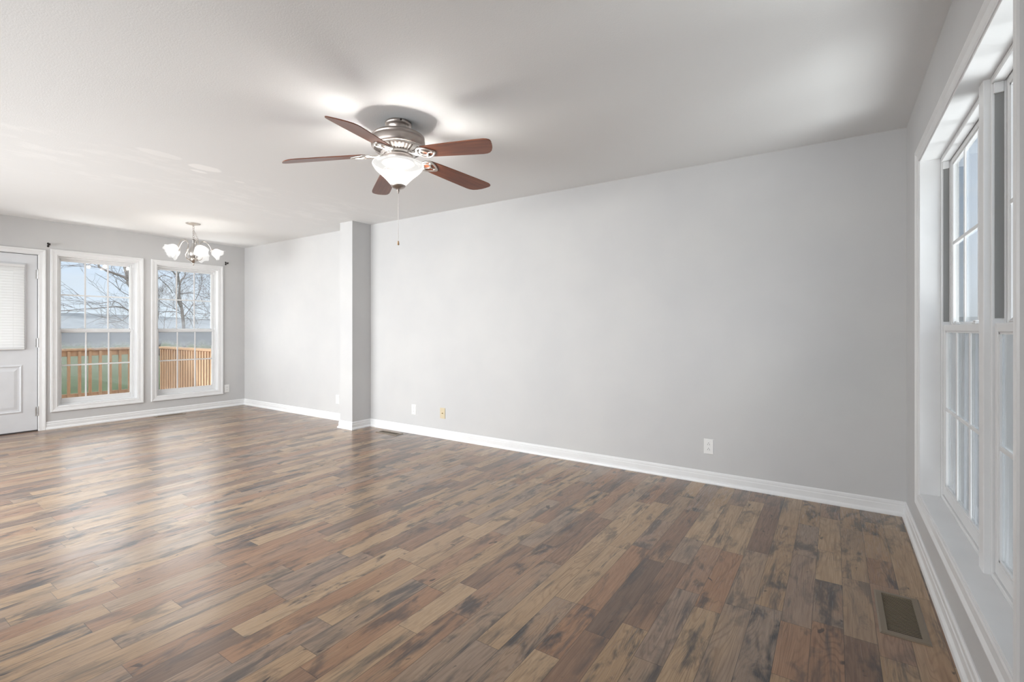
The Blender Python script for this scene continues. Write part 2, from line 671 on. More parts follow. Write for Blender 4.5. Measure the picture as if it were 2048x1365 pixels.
def m_screen():
    m, n = mat('insect_screen_mesh')
    tr = n.node('ShaderNodeBsdfTransparent')
    df = n.node('ShaderNodeBsdfDiffuse')
    n.put(df.inputs[0], (0.10, 0.105, 0.11))
    lw = n.node('ShaderNodeLayerWeight')
    lw.inputs['Blend'].default_value = 0.5
    n.out(n.mixs(n.rng(lw.outputs['Facing'], 0.0, 1.0, 0.22, 0.80), tr.outputs[0], df.outputs[0]))
    return m


def m_deckwood():
    m, n = mat('new_deck_timber')
    o = n.obj()
    x, y, z = n.xyz(o)
    oi = n.node('ShaderNodeObjectInfo').outputs['Random']
    gr = n.noise(n.vec(n.m('MULTIPLY', x, 30.0), n.m('MULTIPLY', y, 30.0), n.m('ADD', n.m('MULTIPLY', z, 3.0), n.m('MULTIPLY', oi, 40.0))), 1.0, 3.0, 0.6)
    c = n.ramp(gr, [(0.3, (0.46, 0.285, 0.165)), (0.7, (0.62, 0.42, 0.26))])
    c = n.mix(n.m('MULTIPLY', oi, 0.35), c, (0.70, 0.50, 0.34))
    kn = n.rng(n.noise(n.vec(n.m('MULTIPLY', x, 14.0), n.m('MULTIPLY', y, 14.0), n.m('MULTIPLY', z, 7.0)), 1.0, 1.0), 0.70, 0.75)
    c = n.mix(n.m('MULTIPLY', kn, 0.6), c, (0.25, 0.13, 0.07))
    n.out(n.pbr(c, 0.75, spec=0.2))
    return m


def m_grass():
    m, n = mat('winter_lawn')
    o = n.obj()
    x, y, z = n.xyz(o)
    a = n.noise(o, 0.9, 5.0, 0.65)
    b = n.noise(n.vec(n.m('MULTIPLY', x, 3.0), n.m('MULTIPLY', y, 9.0), 0.0), 1.0, 5.0, 0.7)
    c = n.ramp(a, [(0.3, (0.040, 0.072, 0.026)), (0.5, (0.062, 0.115, 0.040)), (0.62, (0.095, 0.145, 0.060)), (0.75, (0.17, 0.17, 0.11))])
    c = n.mix(n.rng(b, 0.45, 0.66, 0.0, 0.8), c, (0.105, 0.095, 0.066))
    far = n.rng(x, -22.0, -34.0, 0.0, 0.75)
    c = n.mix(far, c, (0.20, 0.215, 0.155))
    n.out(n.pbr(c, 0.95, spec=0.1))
    return m


def m_bark():
    m, n = mat('grey_bark')
    o = n.obj()
    c = n.ramp(n.noise(o, 9.0, 4.0, 0.7), [(0.3, (0.105, 0.09, 0.085)), (0.7, (0.21, 0.185, 0.175))])
    n.out(n.pbr(c, 0.9, spec=0.1))
    return m


def m_hill():
    m, n = mat('bare_winter_woodland')
    o = n.obj()
    c = n.ramp(n.noise(o, 0.35, 6.0, 0.7), [(0.3, (0.15, 0.165, 0.18)), (0.7, (0.25, 0.26, 0.27))])
    n.out(n.pbr(c, 1.0, spec=0.0))
    return m


WALL = m_wall()
CEIL = m_ceiling()
FLOOR = m_floor()
TRIM = m_paint('white_trim_paint', (0.775, 0.78, 0.785))
VINYL = m_paint('white_vinyl', (0.745, 0.75, 0.755), 0.38)
TRACK = simple('grey_balance_track', (0.24, 0.24, 0.235), 0.5)
TRACKP = simple('pale_balance_track', (0.62, 0.62, 0.62), 0.5)
DOORP = m_paint('white_door_paint', (0.68, 0.695, 0.72), 0.4)
NICKEL = m_metal('brushed_nickel', (0.60, 0.565, 0.53), 0.28)
BRONZE = m_metal('pewter_fan_metal', (0.48, 0.43, 0.40), 0.40)
SATIN = m_metal('polished_iron_metal', (0.80, 0.77, 0.74), 0.34)
PEWTER = m_metal('matt_pewter', (0.50, 0.49, 0.48), 0.42)
HINGE = m_metal('satin_hinge_metal', (0.62, 0.62, 0.62), 0.35)
DARKM = simple('dark_bracket_metal', (0.03, 0.024, 0.022), 0.45, 0.6)
BLADE = m_blade()
BOWL = m_shade('frosted_bowl_glass', 0.17, 0.64)
TULIP = m_shade('frosted_tulip_glass', 0.25, 0.72)
GLASS = m_glass()
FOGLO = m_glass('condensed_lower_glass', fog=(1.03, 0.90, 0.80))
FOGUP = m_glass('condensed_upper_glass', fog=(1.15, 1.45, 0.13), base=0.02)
STREAK = m_glass('streaked_lower_glass', streak=0.42, base=0.05)
SCREEN = m_screen()
PLASTIC = simple('white_outlet_plastic', (0.82, 0.82, 0.81), 0.35)
OUTHOLE = simple('dark_slot', (0.04, 0.04, 0.04), 0.6)
ALMOND = simple('almond_plastic', (0.62, 0.53, 0.37), 0.4)
BRASS = simple('brass_jack', (0.42, 0.32, 0.14), 0.35, 0.8)
REGIST = simple('brown_register_enamel', (0.190, 0.150, 0.108), 0.40)
REGDARK = simple('dark_duct', (0.012, 0.010, 0.009), 0.8)
def m_blind():
    m, n = mat('thin_white_blind_vinyl')
    tl = n.node('ShaderNodeBsdfTranslucent')
    n.put(tl.inputs[0], (0.90, 0.90, 0.89))
    n.out(n.mixs(0.20, n.pbr((0.84, 0.84, 0.84), 0.45), tl.outputs[0]))
    return m


BLINDM = m_blind()
RUBBER = simple('dark_weatherstrip', (0.05, 0.045, 0.045), 0.7)
WOODP = simple('pale_wood_fob', (0.45, 0.30, 0.17), 0.5)
DECKW = m_deckwood()
GRASS = m_grass()
BARK = m_bark()
HILL = m_hill()
SIDING = simple('house_siding', (0.62, 0.62, 0.60), 0.7)
BULB = None

# ------------------------------------------------------------------ room shell
bm = bmesh.new()
box(bm, (XE - 0.14, YB - 0.12, -0.2), (XR + 0.15, YD + 0.14, 0.0))
tag(link('floor', bm, FLOOR), 'brown and grey mixed wood plank laminate floor of the room', 'floor', kind='structure')
bm = bmesh.new()
box(bm, (XE - 0.14, YB - 0.12, H), (XR + 0.15, YD + 0.14, H + 0.2))
tag(link('ceiling', bm, CEIL), 'white textured ceiling with patched filler marks', 'ceiling', kind='structure')


def wall_x(name, x0, x1, y0, y1, holes, label):
    """Wall slab across x0..x1 with rectangular openings (ya, yb, za, zb)."""
    bm = bmesh.new()
    ys = sorted({y0, y1} | {h[0] for h in holes} | {h[1] for h in holes})
    for a, b in zip(ys, ys[1:]):
        hs = [h for h in holes if h[0] <= a + 1e-6 and h[1] >= b - 1e-6]
        z = 0.0
        for h in sorted(hs, key=lambda q: q[2]):
            if h[2] > z + 1e-6:
                box(bm, (x0, a, z), (x1, b, h[2]))
            z = h[3]
        if z < H:
            box(bm, (x0, a, z), (x1, b, H))
    return tag(link(name, bm, WALL), label, 'wall', kind='structure')


# openings
FW = [(1.713, 2.507, 0.257, 2.058), (2.712, 3.507, 0.257, 2.058)]     # far windows
DOOR = (0.722, 1.553, 0.0, 2.036)
RW = (1.672, 3.300, 0.300, 2.067)                                     # double window on the right
wall_x('wall_far', XE - 0.14, XE, YB, YD, FW + [DOOR], 'light grey far wall with the door and two windows')
wall_x('wall_right', XR, XR + 0.15, YB, YM, [RW], 'light grey wall around the large double window')
bm = bmesh.new()
box(bm, (XB - 0.05, YM, 0), (XR + 0.15, YM + 0.14, H))
tag(link('wall_main', bm, WALL), 'long blank light grey wall behind the ceiling fan', 'wall', kind='structure')
bm = bmesh.new()
box(bm, (XE - 0.14, YD, 0), (XC + 0.05, YD + 0.14, H))
tag(link('wall_dining', bm, WALL), 'light grey dining wall between far corner and the pier', 'wall', kind='structure')
bm = bmesh.new()
box(bm, (XC, YC, 0), (XB, YD + 0.05, H))
tag(link('wall_pier', bm, WALL), 'narrow grey pier standing out from the long wall', 'wall', kind='structure')
bm = bmesh.new()
box(bm, (XE - 0.14, YB - 0.12, 0), (XR + 0.15, YB, H))
tag(link('wall_back', bm, WALL), 'plain grey wall behind the viewpoint', 'wall', kind='structure')

# baseboards
BBP = [(0, 0), (0.025, 0), (0.025, 0.008), (0.022, 0.017), (0.015, 0.024), (0.013, 0.027), (0.013, 0.060), (0.0095, 0.066), (0.0105, 0.073), (0.009, 0.084), (0.004, 0.091), (0, 0.091)]
bm = bmesh.new()
sweep(bm, [(XR, YM), (XB, YM), (XB, YC), (XC, YC), (XC, YD), (XE, YD), (XE, 1.613)], BBP)
tag(link('baseboard_main', bm, TRIM), 'white baseboard along the long wall, around the pier and under the windows', 'baseboard', kind='structure')
bm = bmesh.new()
sweep(bm, [(XR, YB), (XR, YM)], BBP)
tag(link('baseboard_right', bm, TRIM), 'white baseboard below the large double window', 'baseboard', kind='structure')
bm = bmesh.new()
sweep(bm, [(XE, 0.662), (XE, YB), (XR, YB)], BBP)
tag(link('baseboard_back', bm, TRIM), 'white baseboard along the wall behind the viewpoint', 'baseboard', kind='structure')

# ------------------------------------------------------------------ windows
CASP = [(0.0, 0.0), (0.0, 0.008), (0.007, 0.011), (0.012, 0.0095), (0.034, 0.012), (0.042, 0.0165), (0.046, 0.015), (0.052, 0.018), (0.060, 0.017), (0.063, 0.012), (0.063, 0.0)]


def sash(parent, name, f, u0, u1, v0, v1, w0, w1, glass, rails, gn):
    """Sash frame + muntin grid 3 x 2 + pane. f(u, v, w) -> room point. rails = (stile, top, bottom)."""
    st, tp, bt = rails
    bm = bmesh.new()

    def b(a0, a1, b0, b1, c0=w0, c1=w1, bev=0.003):
        box(bm, f(a0, b0, c0), f(a1, b1, c1), bev, 1)
    b(u0, u0 + st, v0, v1)
    b(u1 - st, u1, v0, v1)
    b(u0 + st, u1 - st, v1 - tp, v1)
    b(u0 + st, u1 - st, v0, v0 + bt)
    # glazing bead, a small step inside the frame
    gi = 0.007
    wm = w0 + 0.005
    b(u0 + st, u0 + st + gi, v0 + bt, v1 - tp, wm, w1, 0)
    b(u1 - st - gi, u1 - st, v0 + bt, v1 - tp, wm, w1, 0)
    b(u0 + st, u1 - st, v1 - tp - gi, v1 - tp, wm, w1, 0)
    b(u0 + st, u1 - st, v0 + bt, v0 + bt + gi, wm, w1, 0)
    s = link(name, bm, VINYL, parent)
    ga, gb, gc, gd = u0 + st + gi, u1 - st - gi, v0 + bt + gi, v1 - tp - gi
    wg = (w0 + w1) / 2
    bm = bmesh.new()
    for k in (1, 2):
        u = ga + (gb - ga) * k / 3
        box(bm, f(u - 0.0085, gc, wg - 0.009), f(u + 0.0085, gd, wg - 0.002), 0.003, 2)
    v = (gc + gd) / 2
    box(bm, f(ga, v - 0.0085, wg - 0.0095), f(gb, v + 0.0085, wg - 0.0025), 0.003, 2)
    link('muntin_grid', bm, VINYL, s)
    bm = bmesh.new()
    box(bm, f(ga - 0.004, gc - 0.004, wg), f(gb + 0.004, gd + 0.004, wg + 0.003))
    link('glass_pane', bm, glass, s)
    return s


def unit(parent, f, W_, Hh, glass_up, glass_lo, track):
    """One double-hung unit filling 0..W_ x 0..Hh; w grows outwards from the frame's front."""
    D = 0.066
    li = 0.018
    bm = bmesh.new()
    box(bm, f(0, 0, 0), f(li, Hh, D), 0.002, 1)
    box(bm, f(W_ - li, 0, 0), f(W_, Hh, D), 0.002, 1)
    box(bm, f(li, Hh - li, 0), f(W_ - li, Hh, D), 0.002, 1)
    box(bm, f(li, 0, 0), f(W_ - li, 0.022, D), 0.002, 1)
    # stops that form the tracks
    for a, b_ in ((li, li + 0.009), (W_ - li - 0.009, W_ - li)):
        box(bm, f(a, 0.022, 0.0305), f(b_, Hh - li, 0.0345))
        box(bm, f(a, 0.022, 0.057), f(b_, Hh - li, D))
    box(bm, f(li, Hh - li - 0.012, 0.0), f(W_ - li, Hh - li, 0.032))
    link('unit_frame', bm, VINYL, parent)
    mid = Hh / 2
    # grey balance tracks above the lower sash, with white stop blocks on top
    bm = bmesh.new()
    for a, b_ in ((li, li + 0.004), (W_ - li - 0.004, W_ - li)):
        box(bm, f(a, mid + 0.03, 0.008), f(b_, Hh - li - 0.02, 0.030))
    link('balance_track', bm, track, parent)
    bm = bmesh.new()
    for a, b_ in ((li, li + 0.012), (W_ - li - 0.012, W_ - li)):
        box(bm, f(a, Hh - li - 0.05, 0.004), f(b_, Hh - li - 0.012, 0.030), 0.002, 1)
    link('track_stop', bm, VINYL, parent)
    up = sash(parent, 'upper_sash', f, li, W_ - li, mid - 0.012, Hh - li, 0.035, 0.0565, glass_up, (0.030, 0.034, 0.030), 'u')
    lo = sash(parent, 'lower_sash', f, li, W_ - li, 0.022, mid + 0.014, 0.008, 0.030, glass_lo, (0.030, 0.032, 0.050), 'l')
    # sash locks on the meeting rail
    for uu in (W_ * 0.28, W_ * 0.70):
        bm = bmesh.new()
        box(bm, f(uu - 0.03, mid + 0.014, 0.010), f(uu + 0.03, mid + 0.021, 0.029), 0.003, 1)
        box(bm, f(uu - 0.012, mid + 0.021, 0.013), f(uu + 0.018, mid + 0.029, 0.026), 0.003, 1)
        link('sash_lock', bm, VINYL, lo)
    bm = bmesh.new()
    box(bm, f(li + 0.008, 0.024, 0.0605), f(W_ - li - 0.008, mid, 0.0615))
    link('insect_screen', bm, SCREEN, parent)


def jamb(parent, f, u0, u1, v0, v1, depth):
    bm = bmesh.new()
    t = 0.012
    # four boards lining the opening (f's w: 0 = wall face, grows outwards)
    box(bm, f(u0, v0, -0.004), f(u0 + t, v1, depth), 0.001, 1)
    box(bm, f(u1 - t, v0, -0.004), f(u1, v1, depth), 0.001, 1)
    box(bm, f(u0 + t, v1 - t, -0.004), f(u1 - t, v1, depth), 0.001, 1)
    box(bm, f(u0 + t, v0, -0.004), f(u1 - t, v0 + t, depth), 0.001, 1)
    return link('jamb', bm, TRIM, parent)


FD = 0.070
for k, (ya, yb, za, zb) in enumerate(FW):
    lab = ('white double hung window beside the door, with railing and lawn outside' if k == 0 else
           'white double hung window behind the chandelier, with bare tree outside')
    r = thing('window_%d' % (k + 1), lab, 'window', (XE, (ya + yb) / 2, za), kind='structure')
    f0 = lambda u, v, w_: (XE - w_, u, v)
    bm = bmesh.new()
    frame_sweep(bm, lambda u, v, t: Vector((XE + t, u, v)), ya + 0.003, yb - 0.003, za + 0.003, zb - 0.003, CASP)
    link('casing', bm, TRIM, r)
    jamb(r, f0, ya, yb, za, zb, FD)
    e = 0.012
    fu = lambda u, v, w_, ya=ya, za=za: (XE - FD - w_, ya + e + u - 0.008, za + e + v - 0.008)
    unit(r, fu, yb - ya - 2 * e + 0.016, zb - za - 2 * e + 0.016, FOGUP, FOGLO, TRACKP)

r = thing('window_3', 'large white double window close up on the right wall', 'window', (XR, (RW[0] + RW[1]) / 2, RW[2]), kind='structure')
ya, yb, za, zb = RW
RD = 0.079
bm = bmesh.new()
frame_sweep(bm, lambda u, v, t: Vector((XR - t, u, v)), ya + 0.003, yb - 0.003, za + 0.003, zb - 0.003, CASP)
link('casing', bm, TRIM, r)
jamb(r, lambda u, v, w_: (XR + w_, u, v), ya, yb, za, zb, RD)
M0, M1 = 2.340, 2.400
for a, b_ in ((ya + 0.012, M0), (M1, yb - 0.012)):
    unit(r, lambda u, v, w_, a=a: (XR + RD + w_, a + u, za + 0.006 + v), b_ - a, zb - za - 0.012, GLASS, STREAK, TRACK)
bm = bmesh.new()
box(bm, (XR + RD - 0.018, M0 - 0.002, za + 0.010), (XR + RD + 0.066, M1 + 0.002, zb - 0.010), 0.002, 1)
link('mullion', bm, TRIM, r)

# ------------------------------------------------------------------ back door
d = thing('door_1', 'white half glass back door with raised panel at far left', 'door', (XE, (DOOR[0] + DOOR[1]) / 2, 0), kind='structure')
bm = bmesh.new()
frame_sweep(bm, lambda u, v, t: Vector((XE + t, u, v)), DOOR[0] + 0.004, DOOR[1] - 0.001, 0.0, DOOR[3] - 0.001, CASP, 'LTR')
link('casing', bm, TRIM, d)
bm = bmesh.new()
for (a, b_) in ((DOOR[0], DOOR[0] + 0.004), (DOOR[1] - 0.0035, DOOR[1])):
    box(bm, (XE - 0.13, a, 0), (XE + 0.002, b_, DOOR[3]))
box(bm, (XE - 0.13, DOOR[0], DOOR[3] - 0.004), (XE + 0.002, DOOR[1], DOOR[3]))
link('door_jamb', bm, TRIM, d)
bm = bmesh.new()
box(bm, (XE - 0.06, DOOR[1] - 0.012, 0.0), (XE - 0.012, DOOR[1] - 0.003, DOOR[3] - 0.004))
box(bm, (XE - 0.06, DOOR[0] + 0.004, DOOR[3] - 0.012), (XE - 0.02, DOOR[1] - 0.004, DOOR[3] - 0.004))
box(bm, (XE - 0.10, DOOR[0], 0.0), (XE - 0.004, DOOR[1], 0.012))
link('weatherstrip', bm, RUBBER, d)
# slab with glass opening and two raised panels
dx0, dx1 = XE - 0.052, XE - 0.008
DA, DB, DT, DZ = DOOR[0] + 0.008, DOOR[1] - 0.009, DOOR[3] - 0.010, 0.014
LA, LB, LZ0, LZ1 = DA + 0.115, 1.432, 0.965, 1.905
bm = bmesh.new()
box(bm, (dx0, DA, DZ), (dx1, LA, DT))
box(bm, (dx0, LB, DZ), (dx1, DB, DT))
box(bm, (dx0, LA, DZ), (dx1, LB, LZ0), 0.0)
box(bm, (dx0, LA, LZ1), (dx1, LB, DT), 0.0)
slab = link('door_slab', bm, DOORP, d)
PANP = [(0.0, -0.002), (0.0, 0.004), (0.006, 0.008), (0.012, 0.007), (0.020, 0.0025), (0.026, 0.0), (0.026, -0.002)]
midp = (LA + LB) / 2
for (pa, pb) in ((midp + 0.035, 1.401), (LA + 0.031, midp - 0.035)):
    bm = bmesh.new()
    frame_sweep(bm, lambda u, v, t: Vector((dx1 + t, u, v)), pa, pb, 0.247, 0.748, PANP)
    # raised field
    a0, a1, b0, b1 = pa + 0.012, pb - 0.012, 0.262, 0.733
    q = [bm.verts.new((dx1 - 0.001, y_, z_)) for y_, z_ in ((a0, b0), (a1, b0), (a1, b1), (a0, b1))]
    i_ = 0.035
    p = [bm.verts.new((dx1 + 0.006, y_, z_)) for y_, z_ in ((a0 + i_, b0 + i_), (a1 - i_, b0 + i_), (a1 - i_, b1 - i_), (a0 + i_, b1 - i_))]
    for k in range(4):
        j = (k + 1) % 4
        bm.faces.new((q[k], q[j], p[j], p[k]))
    bm.faces.new(p)
    bm.faces.new(q[::-1])
    link('raised_panel', bm, DOORP, slab)
bm = bmesh.new()
frame_sweep(bm, lambda u, v, t: Vector((dx1 + t, u, v)), LA, LB, LZ0, LZ1, [(-0.012, -0.012), (-0.012, 0.008), (-0.004, 0.012), (0.012, 0.010), (0.020, 0.002), (0.020, -0.001)])
link('glass_surround', bm, DOORP, slab)
bm = bmesh.new()
box(bm, (dx0 + 0.016, LA, LZ0), (dx0 + 0.020, LB, LZ1))
link('glass_pane', bm, GLASS, slab)
for zz in (1.808, 1.016, 0.226):
    bm = bmesh.new()
    lathe(bm, [(0.0075, -0.052), (0.0075, 0.052)], 12, (XE + 0.004, DOOR[1] - 0.004, zz))
    lathe(bm, [(0.0045, 0.052), (0.006, 0.055), (0.004, 0.060)], 10, (XE + 0.004, DOOR[1] - 0.004, zz))
    box(bm, (XE - 0.010, DOOR[1] - 0.026, zz - 0.050), (XE - 0.004, DOOR[1] - 0.004, zz + 0.050), 0.001, 1)
    link('hinge', bm, HINGE, d)

# blind hanging on the door
b_ = thing('mini_blind', 'white closed slat blind covering the glass of the door', 'blind', (dx1 + 0.02, (LA + LB) / 2, 0.945))
bm = bmesh.new()
box(bm, (dx1 + 0.0125, LA - 0.004, 1.875), (dx1 + 0.038, LB + 0.003, 1.903), 0.002, 1)
link('headrail', bm, BLINDM, b_)
bm = bmesh.new()
z = 0.982
while z < 1.872:
    # closed, gently crowned slat leaning on the one below
    pr = [(dx1 + 0.0350, z - 0.0150), (dx1 + 0.0285, z - 0.001), (dx1 + 0.0165, z + 0.0175), (dx1 + 0.0155, z + 0.0168), (dx1 + 0.0270, z - 0.002), (dx1 + 0.0338, z - 0.0156)]
    A = [bm.verts.new((p_[0], LA + 0.001, p_[1])) for p_ in pr]
    B = [bm.verts.new((p_[0], LB, p_[1])) for p_ in pr]
    for k in range(6):
        j = (k + 1) % 6
        bm.faces.new((A[k], A[j], B[j], B[k]))
    bm.faces.new(A)
    bm.faces.new(B)
    z += 0.0305
link('slats', bm, BLINDM, b_)
bm = bmesh.new()
box(bm, (dx1 + 0.0125, LA - 0.002, 0.945), (dx1 + 0.034, LB + 0.002, 0.962), 0.003, 2)
link('bottom_rail', bm, BLINDM, b_)
bm = bmesh.new()
for yy in (LA + 0.09, (LA + LB) / 2, LB - 0.09):
    tube(bm, [(dx1 + 0.0365, yy, 0.96), (dx1 + 0.0365, yy, 1.88)], 0.0009, 5)
link('ladder_cord', bm, BLINDM, b_)


# ------------------------------------------------------------------ ceiling fan
FX, FY = -2.218, 2.053
KF = 1.0175
fan = thing('ceiling_fan', 'five blade ceiling fan with cherry blades and lit frosted bowl', 'ceiling fan', (FX, FY, H))
fc = (FX, FY, 0)
bm = bmesh.new()
lathe(bm, [(0.074, 2.4405), (0.079, 2.437), (0.080, 2.428), (0.077, 2.420), (0.069, 2.416), (0.064, 2.410), (0.061, 2.400), (0.056, 2.380), (0.053, 2.350)], 48, fc)
can = link('canopy', bm, BRONZE, fan, smooth=True)
bm = bmesh.new()
a = math.radians(-32)
lathe(bm, [(0.0055, 0.0), (0.0055, 0.004), (0.003, 0.005)], 10, (FX + 0.0795 * math.cos(a), FY + 0.0795 * math.sin(a), 2.429), Matrix.Rotation(a, 3, 'Z') @ Matrix.Rotation(PI / 2, 3, 'Y'))
link('canopy_screw', bm, DARKM, can)
bm = bmesh.new()
lathe(bm, fs([(0.050, 2.352), (0.118, 2.349), (0.140, 2.342), (0.152, 2.334), (0.1565, 2.328), (0.1565, 2.323), (0.153, 2.320), (0.153, 2.317), (0.157, 2.313), (0.159, 2.300), (0.159, 2.280), (0.156, 2.268), (0.151, 2.263)]), 64, fc)
link('motor_housing', bm, BRONZE, fan, smooth=True)
bm = bmesh.new()
lathe(bm, fs([(0.151, 2.2645), (0.147, 2.258), (0.138, 2.249), (0.120, 2.238), (0.100, 2.230), (0.090, 2.228), (0.088, 2.222), (0.070, 2.220)]), 64, fc)
hub = link('vented_hub', bm, SATIN, fan, smooth=True)
bm = bmesh.new()
for k in range(40):
    an = 2 * PI * k / 40
    if (k % 8) == 0:
        continue
    c_, s_ = math.cos(an), math.sin(an)
    pr = fs([(0.142, 2.2515), (0.130, 2.2425), (0.116, 2.2350), (0.104, 2.2305)])
    L_ = []
    R_ = []
    for r_, z_ in pr:
        hw = 0.0055 * r_ / 0.14
        L_.append((FX + r_ * c_ - hw * s_, FY + r_ * s_ + hw * c_, z_ - 0.0008))
        R_.append((FX + r_ * c_ + hw * s_, FY + r_ * s_ - hw * c_, z_ - 0.0008))
    LT = [bm.verts.new(p_) for p_ in L_]
    RT = [bm.verts.new(p_) for p_ in R_]
    LU = [bm.verts.new((p_[0], p_[1], p_[2] + 0.004)) for p_ in L_]
    RU = [bm.verts.new((p_[0], p_[1], p_[2] + 0.004)) for p_ in R_]
    for q in range(3):
        bm.faces.new((LT[q], LT[q + 1], RT[q + 1], RT[q]))
        bm.faces.new((LU[q], RU[q], RU[q + 1], LU[q + 1]))
        bm.faces.new((LT[q], LU[q], LU[q + 1], LT[q + 1]))
        bm.faces.new((RT[q], RT[q + 1], RU[q + 1], RU[q]))
    bm.faces.new((LT[0], RT[0], RU[0], LU[0]))
    bm.faces.new((LT[3], LU[3], RU[3], RT[3]))
link('vent_slots', bm, simple('vent_shadow_metal', (0.17, 0.145, 0.13), 0.5, 0.7), hub)
bm = bmesh.new()
lathe(bm, fs([(0.086, 2.222), (0.086, 2.210), (0.074, 2.207), (0.072, 2.182), (0.098, 2.178), (0.100, 2.174), (0.096, 2.171), (0.060, 2.170)]), 48, fc)  # wide lower plate added, hidden in the bowl, to shade upward bulb light
link('light_fitter', bm, BRONZE, fan, smooth=True)

# blades: local frame, radius along +x, leading edge raised
PIT = math.radians(12)


def zt(y_):
    return -math.tan(PIT) * y_


def blade_mesh():
    bm = bmesh.new()
    out = [(0.215, 0.044), (0.235, 0.052), (0.30, 0.057), (0.42, 0.063), (0.52, 0.067), (0.565, 0.0685), (0.590, 0.066), (0.610, 0.058), (0.630, 0.040), (0.648, 0.014), (0.660, -0.012), (0.668, -0.034), (0.670, -0.046), (0.666, -0.056), (0.656, -0.063), (0.640, -0.0665), (0.60, -0.067), (0.52, -0.065), (0.42, -0.062), (0.30, -0.057), (0.235, -0.052), (0.215, -0.044)]
    th = 0.0055
    out = [(0.190 + (x_ - 0.215) * 1.105, y_ * 1.02) for x_, y_ in out]
    top = [bm.verts.new((x_, y_, zt(y_) - 0.112 * x_ + th / 2)) for x_, y_ in out]
    bot = [bm.verts.new((x_, y_, zt(y_) - 0.112 * x_ - th / 2)) for x_, y_ in out]
    bm.faces.new(top)
    bm.faces.new(bot[::-1])
    n_ = len(out)
    for k in range(n_):
        j = (k + 1) % n_
        bm.faces.new((top[k], bot[k], bot[j], top[j]))
    return bm


def iron_mesh():
    bm = bmesh.new()
    dz = -0.0065

    def fl(x_, y_, o_=0.0):
        return (x_ - 0.022, y_, zt(y_) - 0.112 * (x_ - 0.022) + dz + o_)
    # curved neck from the motor down to the blade
    for s_ in (-1, 1):
        tube(bm, spline([(0.082, s_ * 0.012, -0.006), (0.104, s_ * 0.012, -0.016), (0.130, s_ * 0.010, -0.024), (0.152, s_ * 0.012, zt(s_ * 0.012) - 0.026), (0.170, s_ * 0.020, zt(s_ * 0.020) - 0.027)], 5), 0.0062, 8)
    # heart shaped outer loop and inner loop, flat under the blade root
    outer = spline([fl(0.176, 0.0), fl(0.192, 0.034), fl(0.222, 0.050), fl(0.256, 0.040), fl(0.286, 0.018), fl(0.302, 0.0), fl(0.286, -0.018), fl(0.256, -0.040), fl(0.222, -0.050), fl(0.192, -0.034), fl(0.176, 0.0)], 5)
    tube(bm, outer[:-1], 0.0065, 8, closed=True)
    inner = spline([fl(0.196, 0.0), fl(0.206, 0.018), fl(0.226, 0.024), fl(0.244, 0.013), fl(0.250, 0.0), fl(0.244, -0.013), fl(0.226, -0.024), fl(0.206, -0.018), fl(0.196, 0.0)], 5)
    tube(bm, inner[:-1], 0.0055, 8, closed=True)
    for x_, y_ in ((0.230, 0.036), (0.230, -0.036), (0.286, 0.0)):
        lathe(bm, [(0.009, -0.005), (0.010, 0.0), (0.009, 0.004)], 12, fl(x_, y_))
    tube(bm, [fl(0.250, 0.0), fl(0.300, 0.0)], 0.0045, 6)
    return bm


BZ = 2.250
for k in range(5):
    an = math.radians(4.5 + 72 * k)
    if k == 0:
        b0 = link('blade', blade_mesh(), BLADE, fan, world=False)
        i0 = link('blade_iron', iron_mesh(), SATIN, b0, world=False, smooth=True)
        b = b0
    else:
        b = b0.copy()
        C.objects.link(b)
        i1 = i0.copy()
        C.objects.link(i1)
        i1.parent = b
    b.location = (0, 0, BZ - H)
    b.rotation_euler = (0, 0, an)

bm = bmesh.new()
lathe(bm, fs([(0.146, 2.170), (0.152, 2.168), (0.1535, 2.164), (0.1520, 2.158), (0.146, 2.147), (0.136, 2.133), (0.122, 2.119), (0.104, 2.104), (0.086, 2.088), (0.070, 2.072), (0.056, 2.056), (0.044, 2.043), (0.030, 2.038)]), 64, fc, cap=False)
link('glass_bowl', bm, BOWL, fan, smooth=True)
bm = bmesh.new()
lathe(bm, fs([(0.030, 2.0445), (0.042, 2.044), (0.044, 2.040), (0.041, 2.033), (0.033, 2.026), (0.020, 2.021), (0.010, 2.018), (0.006, 2.014), (0.009, 2.011), (0.010, 2.008), (0.006, 2.004), (0.0045, 2.001), (0.006, 1.999), (0.0035, 1.994), (0.001, 1.990)]), 32, fc)
link('bowl_finial', bm, BRONZE, fan, smooth=True)
bm = bmesh.new()
z = 1.990
z = 2.004
tube(bm, [(FX, FY, 2.006), (FX, FY, 1.714)], 0.0006, 5)
while z > 1.716:
    lathe(bm, [(0.0003, -0.0022), (0.0018, -0.0012), (0.0021, 0.0), (0.0018, 0.0012), (0.0003, 0.0022)], 8, (FX, FY, z))
    z -= 0.0066
ch = link('pull_chain', bm, SATIN, fan, smooth=True)
bm = bmesh.new()
lathe(bm, [(0.002, 1.717), (0.0048, 1.712), (0.0055, 1.705), (0.0065, 1.698), (0.0058, 1.692), (0.0025, 1.690)], 14, fc)
link('pull_fob', bm, WOODP, ch, smooth=True)


def lamp(name, loc, power, col, rad, parent):
    L_ = bpy.data.lights.new(name, 'POINT')
    L_.energy = power
    L_.color = col
    L_.shadow_soft_size = rad
    o = bpy.data.objects.new(name, L_)
    C.objects.link(o)
    o.parent = parent
    o.location = Vector(loc) - parent.location
    return o


va = math.radians(-42.8 + 90)
for k in range(3):
    an = va + PI / 2 + 2 * PI * (k + 0.5) / 3
    lamp('fan_bulb', (FX + 0.058 * math.cos(an), FY + 0.058 * math.sin(an), 2.122), FAN_W / 3, LAMP_COL, 0.036, fan)

